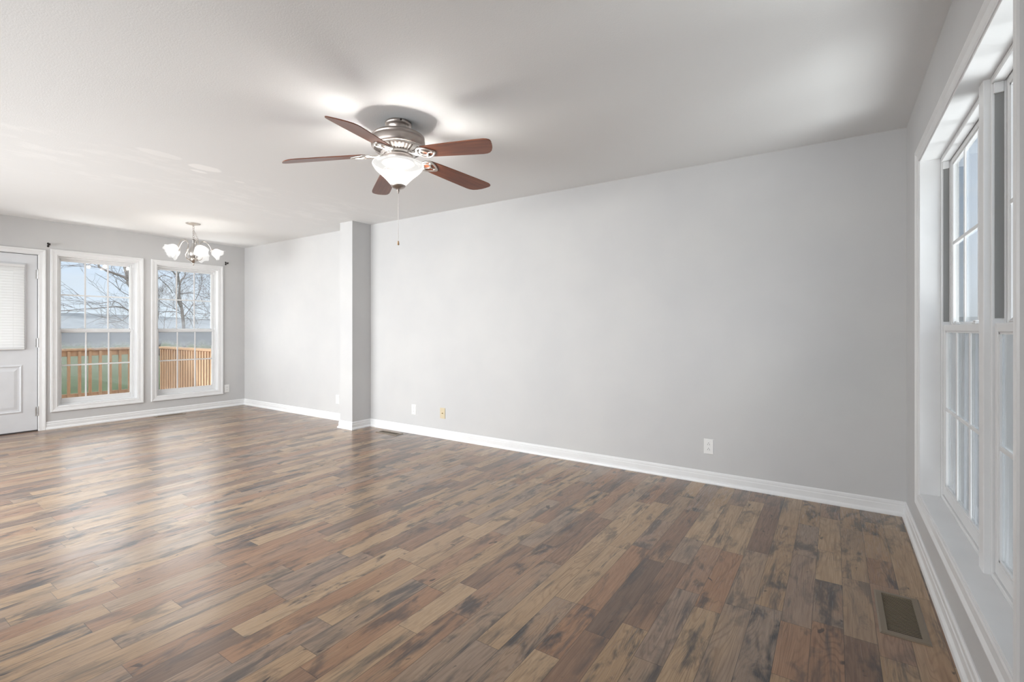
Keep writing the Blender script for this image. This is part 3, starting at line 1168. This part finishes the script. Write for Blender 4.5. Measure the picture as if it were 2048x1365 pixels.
# ------------------------------------------------------------------ chandelier
HX, HY = -6.374, 2.646
ch_ = thing('chandelier', 'five arm nickel chandelier with lit white tulip glass shades', 'chandelier', (HX, HY, H))
hc = (HX, HY, 0)
bm = bmesh.new()
lathe(bm, [(0.076, 2.4405), (0.077, 2.436), (0.070, 2.431), (0.045, 2.424), (0.020, 2.419), (0.010, 2.416), (0.009, 2.408), (0.004, 2.404)], 40, hc)
link('ceiling_canopy', bm, NICKEL, ch_, smooth=True)


def chain_link(bm, c, rz, L_=0.017, Wd=0.0095, rad=0.0022, tilt=None):
    pts = []
    for i in range(14):
        a_ = 2 * PI * i / 14
        v = Vector((Wd * math.cos(a_), 0, (L_) * math.sin(a_)))
        v = Matrix.Rotation(rz, 3, 'Z') @ v
        if tilt is not None:
            v = tilt @ v
        pts.append(Vector(c) + v)
    tube(bm, pts, rad, 6, closed=True)


bm = bmesh.new()
for k in range(6):
    chain_link(bm, (HX, HY, 2.392 - k * 0.0265), (k % 2) * PI / 2 + 0.5)
# spare chain doubled back beside the main run, with the cord woven through
vr = Vector((math.cos(math.radians(33.9)), math.sin(math.radians(33.9)), 0))
loop = spline([Vector((HX, HY, 2.345)) + vr * 0.006, Vector((HX, HY, 2.315)) + vr * 0.022, Vector((HX, HY, 2.275)) + vr * 0.042, Vector((HX, HY, 2.238)) + vr * 0.055, Vector((HX, HY, 2.222)) + vr * 0.045, Vector((HX, HY, 2.24)) + vr * 0.028, Vector((HX, HY, 2.262)) + vr * 0.012], 3)
for k, p_ in enumerate(loop[::2]):
    chain_link(bm, p_, (k % 2) * PI / 2 + 0.3, 0.015, 0.0085, 0.002)
tube(bm, spline([(HX, HY, 2.41), (HX + 0.012, HY + 0.004, 2.37), (HX - 0.010, HY - 0.004, 2.33), (HX + 0.008, HY + 0.004, 2.29), (HX, HY, 2.25)], 6), 0.0016, 5)
link('chain', bm, NICKEL, ch_, smooth=True)
bm = bmesh.new()
lathe(bm, [(0.004, 2.258), (0.010, 2.254), (0.013, 2.247), (0.018, 2.242), (0.021, 2.236), (0.018, 2.230), (0.014, 2.224), (0.014, 2.205), (0.016, 2.185), (0.022, 2.165), (0.032, 2.142), (0.044, 2.116), (0.053, 2.090), (0.056, 2.068), (0.051, 2.048), (0.039, 2.034), (0.026, 2.026)], 40, hc)
link('urn_body', bm, PEWTER, ch_, smooth=True)
bm = bmesh.new()
lathe(bm, [(0.024, 2.028), (0.038, 2.024), (0.040, 2.018), (0.040, 1.998), (0.038, 1.992), (0.034, 1.988), (0.030, 1.980), (0.020, 1.971), (0.010, 1.966), (0.007, 1.960), (0.010, 1.955), (0.011, 1.950), (0.008, 1.946), (0.006, 1.941), (0.002, 1.938)], 36, hc)
for k in range(12):
    a_ = 2 * PI * k / 12
    tube(bm, [(HX + 0.041 * math.cos(a_), HY + 0.041 * math.sin(a_), 2.021), (HX + 0.041 * math.cos(a_), HY + 0.041 * math.sin(a_), 1.995)], 0.004, 8)
link('hub_and_finial', bm, NICKEL, ch_, smooth=True)


def arm_mesh():
    bm = bmesh.new()
    tube(bm, spline([(0.036, 0, 2.008), (0.060, 0, 2.004), (0.082, 0, 2.018), (0.092, 0, 2.050), (0.082, 0, 2.100), (0.066, 0, 2.150), (0.064, 0, 2.195), (0.082, 0, 2.226), (0.112, 0, 2.234), (0.142, 0, 2.214), (0.166, 0, 2.180), (0.184, 0, 2.140)], 6), 0.0048, 8)
    return bm


TILT = math.radians(56)      # shade axis from straight down towards outwards
AX = Vector((math.sin(TILT), 0, -math.cos(TILT)))
AO = Vector((0.184, 0, 2.138))
ROT = Matrix.Rotation(PI - TILT, 3, 'Y')


def cup_mesh():
    bm = bmesh.new()
    lathe(bm, [(0.006, -0.004), (0.016, 0.0), (0.021, 0.006), (0.022, 0.020), (0.018, 0.022)], 24, AO, ROT)
    return bm


def tulip_mesh():
    bm = bmesh.new()

    def wv(r, z_, a_, k):
        t = max(0.0, (z_ - 0.075) / 0.055)
        return r * (1 + 0.09 * t * math.cos(6 * a_)), z_ + 0.012 * t * math.cos(6 * a_)
    lathe(bm, [(0.018, 0.012), (0.027, 0.016), (0.039, 0.025), (0.048, 0.039), (0.053, 0.055), (0.056, 0.071), (0.059, 0.085), (0.064, 0.098), (0.072, 0.109), (0.078, 0.115)], 48, AO, ROT, cap=False, wave=wv)
    return bm


a0 = None
for k in range(5):
    an = math.radians(-6.6 + 72 * k)
    if k == 0:
        a0 = link('arm', arm_mesh(), NICKEL, ch_, world=False, smooth=True)
        c0 = link('socket_cup', cup_mesh(), NICKEL, a0, world=False, smooth=True)
        s0 = link('tulip_shade', tulip_mesh(), TULIP, a0, world=False, smooth=True)
        a_ = a0
    else:
        a_ = a0.copy()
        C.objects.link(a_)
        for ch2 in (c0, s0):
            q = ch2.copy()
            C.objects.link(q)
            q.parent = a_
    a_.location = (0, 0, -H)
    a_.rotation_euler = (0, 0, an)
    p_ = AO + AX * 0.072
    lamp('chandelier_bulb', (HX + p_.x * math.cos(an), HY + p_.x * math.sin(an), p_.z), CHAND_W / 5, LAMP_COL, 0.022, ch_)


# ------------------------------------------------------------------ outlets (local frame: plate in the XZ plane, facing -Y)
def make_outlet(label, loc, rz, group):
    t = thing('wall_outlet', label, 'outlet', loc, rz, group)
    bm = bmesh.new()
    # bevelled plate
    t_ = 0.0055
    q = [bm.verts.new((sx * 0.0355, 0, sz * 0.0575)) for sx, sz in ((-1, -1), (1, -1), (1, 1), (-1, 1))]
    p = [bm.verts.new((sx * 0.0315, -t_, sz * 0.0535)) for sx, sz in ((-1, -1), (1, -1), (1, 1), (-1, 1))]
    for k in range(4):
        j = (k + 1) % 4
        bm.faces.new((q[k], q[j], p[j], p[k]))
    bm.faces.new(p)
    bm.faces.new(q[::-1])
    link('faceplate', bm, PLASTIC, t, world=False)
    RX = Matrix.Rotation(PI / 2, 3, 'X')
    for s in (1, -1):
        bm = bmesh.new()
        lathe(bm, [(0.0168, 0.004), (0.0168, 0.0072), (0.0158, 0.0078)], 28, (0, 0, s * 0.0195), RX)
        rc = link('receptacle', bm, PLASTIC, t, world=False)
        bm = bmesh.new()
        zc = s * 0.0195
        for xx, hh in ((-0.0062, 0.0040), (0.0062, 0.0047)):
            box(bm, (xx - 0.0012, -0.0081, zc - hh - 0.002), (xx + 0.0012, -0.0070, zc + hh - 0.002))
        lathe(bm, [(0.0026, 0.0070), (0.0026, 0.0081)], 12, (0, 0, zc + 0.0092), RX)
        link('slot', bm, OUTHOLE, rc, world=False)
    bm = bmesh.new()
    lathe(bm, [(0.0028, 0.005), (0.0028, 0.0062), (0.0015, 0.0066)], 12, (0, 0, 0), RX)
    link('screw', bm, PLASTIC, t, world=False)
    return t


OG = 'duplex wall outlets'
o1 = make_outlet('white duplex outlet low on the long wall, nearest to the window wall', (-0.795, YM, 0.279), 0, OG)
dup(o1, (-3.932, YM, 0.268), 0, 'white duplex outlet on the long wall beside the almond cable plate', OG)
dup(o1, (-5.318, YD, 0.268), 0, 'white outlet on the dining wall, mostly hidden by the pier', OG)
dup(o1, (XE, 3.622, 0.275), PI / 2, 'white duplex outlet between the second window and the far corner', OG)
t = thing('cable_jack', 'almond coax cable wall plate on the long grey wall', 'cable plate', (-3.50, YM, 0.269))
bm = bmesh.new()
box(bm, (-0.0355, -0.0055, -0.0575), (0.0355, 0, 0.0575), 0.0025, 2)
link('faceplate', bm, ALMOND, t, world=False)
bm = bmesh.new()
RX = Matrix.Rotation(PI / 2, 3, 'X')
lathe(bm, [(0.0065, 0.005), (0.0065, 0.008), (0.0045, 0.008), (0.0045, 0.015), (0.002, 0.015), (0.002, 0.010)], 14, (0, 0, 0), RX)
link('coax_connector', bm, BRASS, t, world=False)


# ------------------------------------------------------------------ floor registers (local: long axis along Y)
def make_register(label, loc, rz, hw, hl, group):
    t = thing('floor_register', label, 'floor vent', loc, rz, group)
    bm = bmesh.new()
    fr = 0.026
    zt_ = 0.005
    # bevelled frame
    frame_sweep(bm, lambda u, v, tt: Vector((u, v, tt)), -hw + fr, hw - fr, -hl + fr, hl - fr, [(0.0, 0.0), (0.0, zt_), (fr - 0.006, zt_), (fr, 0.001), (fr, 0.0)])
    link('frame', bm, REGIST, t, world=False)
    bm = bmesh.new()
    nsl = int((2 * hl - 2 * fr) / 0.0118)
    for k in range(nsl):
        y_ = -hl + fr + (k + 0.5) * (2 * hl - 2 * fr) / nsl
        box(bm, (-hw + fr, y_ - 0.0019, 0.0013), (hw - fr, y_ + 0.0019, 0.0034))
    link('louvre_grille', bm, REGIST, t, world=False)
    bm = bmesh.new()
    box(bm, (-hw + fr - 0.001, -hl + fr - 0.001, 0.0003), (hw - fr + 0.001, hl - fr + 0.001, 0.0011))
    link('duct_opening', bm, REGDARK, t, world=False)
    return t


RG = 'brown floor vents'
make_register('brown metal floor vent in the foreground beside the double window', (0.224, 2.522, 0.0), 0.0, 0.0780, 0.186, RG)
make_register('brown floor vent beside the pier and the long wall', (-4.172, 3.728, 0.0), PI / 2, 0.060, 0.165, RG)
make_register('brown floor vent below the gap between the two far windows', (-7.515, 2.83, 0.0), 0.0, 0.055, 0.175, RG)


# ------------------------------------------------------------------ curtain rod brackets
def make_bracket(label, loc, mirror):
    t = thing('curtain_rod_bracket', label, 'curtain bracket', loc, 0, 'curtain rod brackets')
    bm = bmesh.new()
    RY = Matrix.Rotation(PI / 2, 3, 'Y')
    lathe(bm, [(0.011, 0.0), (0.011, 0.002), (0.007, 0.004)], 14, (0, 0, 0.016), RY)
    lathe(bm, [(0.011, 0.0), (0.011, 0.002), (0.007, 0.004)], 14, (0, 0, -0.016), RY)
    box(bm, (0, -0.006, -0.018), (0.003, 0.006, 0.018), 0.001, 1)
    link('wall_plate', bm, DARKM, t, world=False)
    bm = bmesh.new()
    tube(bm, spline([(0.002, 0, 0.016), (0.022, 0, 0.008), (0.052, 0, -0.002), (0.064, 0, -0.002)], 5), 0.0045, 8)
    tube(bm, spline([(0.002, 0, -0.016), (0.022, 0, -0.010), (0.050, 0, -0.005)], 5), 0.004, 8)
    link('bracket_arm', bm, DARKM, t, world=False, smooth=True)
    bm = bmesh.new()
    tube(bm, spline([(0.052, 0, 0.014), (0.050, 0, 0.002), (0.060, 0, -0.008), (0.074, 0, -0.004), (0.078, 0, 0.010)], 5), 0.0048, 8)
    link('rod_cradle', bm, DARKM, t, world=False, smooth=True)
    return t


b1 = make_bracket('dark curtain rod bracket above the gap between door and window', (XE, 1.635, 2.160), 1)
dup(b1, (XE, 3.606, 2.166), 0, 'dark curtain rod bracket above the far corner outlet, right of the chandelier', 'curtain rod brackets')

# ------------------------------------------------------------------ outside: deck, railings, lawn, trees
bm = bmesh.new()
y_ = -1.5
while y_ < 4.0:
    box(bm, (-10.62, y_, -0.09), (XE - 0.145, y_ + 0.138, -0.055), 0.003, 1)
    y_ += 0.144
tag(link('deck_floor', bm, DECKW), 'board deck outside the far windows', 'deck', kind='structure')


def railing(name, label, p0, p1, nb, posts):
    """Deck railing from p0 to p1 (plan points): cap, fascia, bottom rail, balusters, posts."""
    a = Vector((p0[0], p0[1], 0))
    b_ = Vector((p1[0], p1[1], 0))
    L_ = (b_ - a).length
    dr = (b_ - a).normalized()
    rz = math.atan2(dr.y, dr.x)
    t = thing(name, label, 'railing', (p0[0], p0[1], -0.055), rz, 'deck railings')
    bm = bmesh.new()
    box(bm, (-0.07, -0.07, 0.868), (L_ + 0.07, 0.07, 0.905), 0.004, 1)
    link('cap_rail', bm, DECKW, t, world=False)
    bm = bmesh.new()
    box(bm, (0, -0.019, 0.775), (L_, 0.019, 0.867), 0.003, 1)
    link('top_rail', bm, DECKW, t, world=False)
    bm = bmesh.new()
    box(bm, (0, -0.019, 0.060), (L_, 0.019, 0.150), 0.003, 1)
    link('bottom_rail', bm, DECKW, t, world=False)
    bm = bmesh.new()
    box(bm, (-0.019, -0.019, 0.075), (0.019, 0.019, 0.860), 0.002, 1)
    q0 = link('baluster', bm, DECKW, t, world=False)
    for k in range(nb):
        q = q0 if k == 0 else q0.copy()
        if k:
            C.objects.link(q)
        q.location = (0.06 + (L_ - 0.12) * k / (nb - 1), 0.0385, 0)
    for k in range(posts):
        bm = bmesh.new()
        box(bm, (-0.044, -0.110, -0.8), (0.044, -0.0205, 0.867), 0.003, 1)
        q = link('post', bm, DECKW, t, world=False)
        q.location = (L_ * k / (posts - 1), 0, 0)
    return t


railing('deck_railing', 'pale timber deck railing facing the lawn', (-10.55, 3.66), (-10.55, -1.4), 37, 3)
railing('deck_railing', 'pale timber deck railing beyond the second window, balusters seen edge on', (-7.86, 3.80), (-10.40, 3.80), 26, 2)

bm = bmesh.new()
GZ = -1.0
n_ = 40
vs = {}
for i in range(n_ + 1):
    for j in range(n_ + 1):
        x_ = -140 + 220 * i / n_
        y_ = -90 + 220 * j / n_
        z_ = GZ + 0.25 * math.sin(x_ * 0.09) * math.cos(y_ * 0.07)
        vs[i, j] = bm.verts.new((x_, y_, z_))
for i in range(n_):
    for j in range(n_):
        bm.faces.new((vs[i, j], vs[i + 1, j], vs[i + 1, j + 1], vs[i, j + 1]))
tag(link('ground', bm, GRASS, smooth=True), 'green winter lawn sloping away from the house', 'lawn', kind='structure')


bm = bmesh.new()
box(bm, (XR + 0.24, -12, GZ - 0.3), (14, 40, GZ + 0.32))
tag(link('driveway', bm, simple('pale_gravel', (0.46, 0.455, 0.445), 0.95)), 'pale gravel drive outside the large double window', 'driveway', kind='structure')


def hill(name, label, cx, cy, rx, ry, hh, seed):
    bm = bmesh.new()
    rnd = random.Random(seed)
    ph = [rnd.uniform(0, 6.28) for _ in range(8)]
    N, M = 260, 10
    rows = []
    for i in range(M + 1):
        t_ = i / M
        row = []
        for j in range(N):
            a_ = 2 * PI * j / N
            k_ = math.cos(t_ * PI / 2)
            wob = 1 + 0.05 * sum(math.sin((q + 3) * a_ + ph[q]) for q in range(6))
            zz = hh * math.sin(t_ * PI / 2) * wob + (rnd.uniform(-0.28, 0.28) if t_ > 0.45 else 0.0)
            row.append(bm.verts.new((cx + rx * k_ * math.cos(a_), cy + ry * k_ * math.sin(a_), GZ - 0.5 + zz)))
        rows.append(row)
    for a_, b_ in zip(rows, rows[1:]):
        for j in range(N):
            q = (j + 1) % N
            bm.faces.new((a_[j], a_[q], b_[q], b_[j]))
    tag(link(name, bm, HILL, smooth=True), label, 'hill', kind='structure')


hill('hill', 'misty wooded hill on the horizon beyond the lawn', -130, 25, 22, 110, 5.0, 3)
hill('hill', 'low distant ridge seen through the double window', 30, 115, 90, 16, 4.2, 5)


def tree(name, label, loc, h, seed, r0, lean=(0, 0), spread=0.55, depth=5, first=0.25, bias=None, group=None, kids=(3, 4)):
    rnd = random.Random(seed)
    bm = bmesh.new()

    def grow(p, d, L_, r, lev):
        n = 5 if lev < 2 else 4
        pts = [p.copy()]
        q = p.copy()
        dd = d.copy()
        for k in range(n):
            dd = (dd + Vector((rnd.gauss(0, 1), rnd.gauss(0, 1), rnd.gauss(0, 0.8))) * (0.07 + 0.035 * lev)).normalized()
            if lev >= 1:
                dd = (dd + Vector((0, 0, 0.05))).normalized()
            q = q + dd * (L_ / n)
            pts.append(q.copy())
        end = 0.62 if lev < depth else 0.3
        tube(bm, pts, [r * (1 - (1 - end) * k / n) for k in range(n + 1)], 6 if lev < 2 else 4, cap=False)
        if lev >= depth:
            return
        nk = rnd.randint(*kids)
        for c in range(nk):
            t_ = 1.0 if c == 0 else rnd.uniform(first if lev == 0 else 0.25, 1.0)
            idx = min(n, max(1, int(round(t_ * n))))
            ang = (spread * 0.45 if c == 0 else spread * rnd.uniform(0.8, 1.5))
            ax = (pts[idx] - pts[idx - 1]).normalized()
            perp = Vector((rnd.gauss(0, 1), rnd.gauss(0, 1), rnd.gauss(0, 0.6)))
            if bias is not None and lev < 2:
                perp += Vector(bias)
            perp = (perp - ax * perp.dot(ax)).normalized()
            nd = (ax * math.cos(ang) + perp * math.sin(ang)).normalized()
            rr = r * (1 - (1 - end) * t_) * (0.80 if c == 0 else rnd.uniform(0.40, 0.62))
            grow(pts[idx], nd, L_ * (rnd.uniform(0.62, 0.85)), max(rr, 0.0035), lev + 1)
    p0 = Vector((loc[0], loc[1], GZ - 0.1))
    grow(p0, Vector((lean[0], lean[1], 1)).normalized(), h, r0, 0)
    o = link(name, bm, BARK, smooth=True)
    tag(o, label, 'tree', group)
    return o


def drawn_tree(name, label, xd, limbs, seed, group, sc=1.0, twig=0.75, dens=0.65):
    """Tree with a given skeleton (lists of (y, z) in its own plane and a start/end radius), limbs thrown forwards and back, and random twigs."""
    rnd = random.Random(seed)
    bm = bmesh.new()

    def twigs(p, d, L_, r, lev):
        n = 5
        pts = [p.copy()]
        q = p.copy()
        dd = d.copy()
        for k in range(n):
            dd = (dd + Vector((rnd.gauss(0, 1), rnd.gauss(0, 1), rnd.gauss(0, 0.8))) * 0.13).normalized()
            q = q + dd * (L_ / n)
            pts.append(q.copy())
        tube(bm, pts, [r * (1 - 0.6 * k / n) for k in range(n + 1)], 4, cap=False)
        if lev >= 2:
            return
        for c in range(rnd.randint(1, 4)):
            idx = rnd.randint(1, n)
            ax = (pts[idx] - pts[idx - 1]).normalized()
            perp = Vector((rnd.gauss(0, 1), rnd.gauss(0, 1), rnd.gauss(0.2, 0.7)))
            perp = (perp - ax * perp.dot(ax)).normalized()
            ang = rnd.uniform(0.4, 0.9)
            twigs(pts[idx], (ax * math.cos(ang) + perp * math.sin(ang)).normalized(), L_ * rnd.uniform(0.5, 0.85), max(r * 0.62, 0.0022), lev + 1)
    for li, (pl, r0, r1, nt) in enumerate(limbs):
        slope = 0.0 if li == 0 else rnd.choice((-1, 1)) * rnd.uniform(0.15, 0.45)
        P = []
        run = 0.0
        for k, (y_, z_) in enumerate(pl):
            if k:
                run += math.hypot(y_ - pl[k - 1][0], z_ - pl[k - 1][1])
            k_ = sc
            P.append(Vector((xd + run * slope, y_ * k_, 1.176 + (z_ - 1.176) * k_)))
        sp = spline(P, 5)
        m_ = len(sp) - 1
        tube(bm, sp, [0.8 * (r0 + (r1 - r0) * k / m_) for k in range(m_ + 1)], 7, cap=True)
        for c in range(int(nt * dens + 0.5)):
            idx = rnd.randint(max(1, m_ // 4), m_)
            ax = (sp[idx] - sp[idx - 1]).normalized()
            perp = Vector((rnd.gauss(0, 0.8), rnd.gauss(0, 1), rnd.gauss(0.25, 0.8)))
            perp = (perp - ax * perp.dot(ax)).normalized()
            ang = rnd.uniform(0.35, 1.0)
            twigs(sp[idx], (ax * math.cos(ang) + perp * math.sin(ang)).normalized(), twig * rnd.uniform(0.6, 1.3), rnd.uniform(0.004, 0.0075), 0)
    o = link(name, bm, BARK, smooth=True)
    return tag(o, label, 'tree', group)


TG = 'bare trees beyond the deck'
drawn_tree('bare_tree', 'bare tree whose trunk shows in the second far window', -17.0, [
    ([(6.86, -1.2), (6.80, 0.2), (6.781, 1.206), (6.74, 1.694), (6.699, 1.968), (6.659, 2.241), (6.667, 2.535)], 0.068, 0.040, 8),
    ([(6.667, 2.535), (6.74, 2.725), (6.838, 2.826), (6.888, 3.034), (6.95, 3.6)], 0.036, 0.012, 10),
    ([(6.667, 2.535), (6.61, 2.732), (6.546, 3.0), (6.48, 3.7)], 0.030, 0.010, 10),
    ([(6.667, 2.535), (6.691, 2.794), (6.691, 3.033), (6.75, 3.6)], 0.026, 0.010, 8),
    ([(6.699, 1.876), (6.578, 2.072), (6.498, 2.341), (6.466, 2.756), (6.217, 3.002), (5.9, 3.4)], 0.045, 0.014, 14),
    ([(6.482, 2.285), (6.31, 2.49), (6.064, 2.667), (5.7, 2.85)], 0.014, 0.006, 8),
    ([(6.466, 2.756), (6.263, 2.819), (6.125, 2.69), (6.041, 2.417)], 0.015, 0.007, 6),
    ([(6.667, 2.26), (6.822, 2.306), (7.022, 2.3), (7.243, 2.2), (7.452, 2.135)], 0.017, 0.008, 9),
    ([(6.732, 2.007), (6.904, 1.792), (7.022, 1.609), (7.123, 1.329)], 0.015, 0.008, 7),
    ([(6.723, 1.694), (6.546, 1.78), (6.341, 1.845), (6.049, 1.878)], 0.012, 0.006, 7),
    ([(6.732, 1.657), (6.498, 1.723), (6.263, 1.68), (6.079, 1.498), (5.9, 1.2)], 0.014, 0.007, 7),
    ([(6.74, 1.639), (6.904, 1.55), (7.038, 1.422), (7.2, 1.1)], 0.012, 0.006, 6),
    ([(6.75, 1.5), (7.1, 2.0), (7.35, 2.5), (7.45, 3.1)], 0.016, 0.007, 12)], 5, TG)
drawn_tree('bare_tree', 'bare tree reaching a thick limb into the top of the first far window', -13.0, [
    ([(5.33, -1.4), (5.281, -0.048), (5.162, 0.831), (4.989, 1.694), (4.819, 2.198), (4.721, 2.411)], 0.11, 0.062, 2),
    ([(4.721, 2.411), (4.639, 2.504), (4.437, 2.585), (4.201, 2.709), (4.163, 2.819), (4.0, 3.2)], 0.040, 0.016, 6),
    ([(4.707, 2.477), (4.652, 2.64), (4.598, 2.802), (4.45, 3.3)], 0.034, 0.015, 3),
    ([(4.721, 2.461), (4.735, 2.699), (4.707, 2.949), (4.75, 3.6)], 0.045, 0.02, 3),
    ([(4.917, 1.349), (4.707, 1.617), (4.517, 1.728), (4.176, 1.699), (3.825, 1.654), (3.504, 1.612), (3.4, 1.547)], 0.018, 0.006, 10),
    ([(4.889, 1.554), (4.639, 1.699), (4.41, 1.856), (4.048, 1.791), (3.85, 1.814)], 0.013, 0.006, 6),
    ([(4.819, 1.994), (4.571, 2.114), (4.331, 2.312), (3.986, 2.51)], 0.010, 0.005, 5),
    ([(4.847, 1.689), (4.571, 1.396), (4.305, 1.342), (3.998, 1.291)], 0.010, 0.005, 5),
    ([(4.777, 2.263), (4.437, 2.436), (4.048, 2.628), (3.681, 2.685)], 0.008, 0.004, 4),
    ([(4.721, 2.951), (4.305, 2.983), (3.85, 2.703), (3.423, 2.61)], 0.013, 0.005, 8)], 9, TG, 13.0 / 15.0, 0.75, 0.42)
for k, (x_, y_, h_, sd) in enumerate(((-24, 11.6, 2.3, 31), (-23, 8.4, 1.9, 37), (-27, 13.5, 2.6, 41))):
    lab = ['thin bare sapling behind the fence at right of the second far window', 'low bare sapling behind the tree trunk of the second far window', 'slender bare tree farthest back in the second far window'][k]
    tree('bare_sapling', lab, (x_, y_), h_, sd, 0.06, (0, 0), 0.6, 5, 0.2, group='bare saplings beyond the deck', kids=(3, 5))
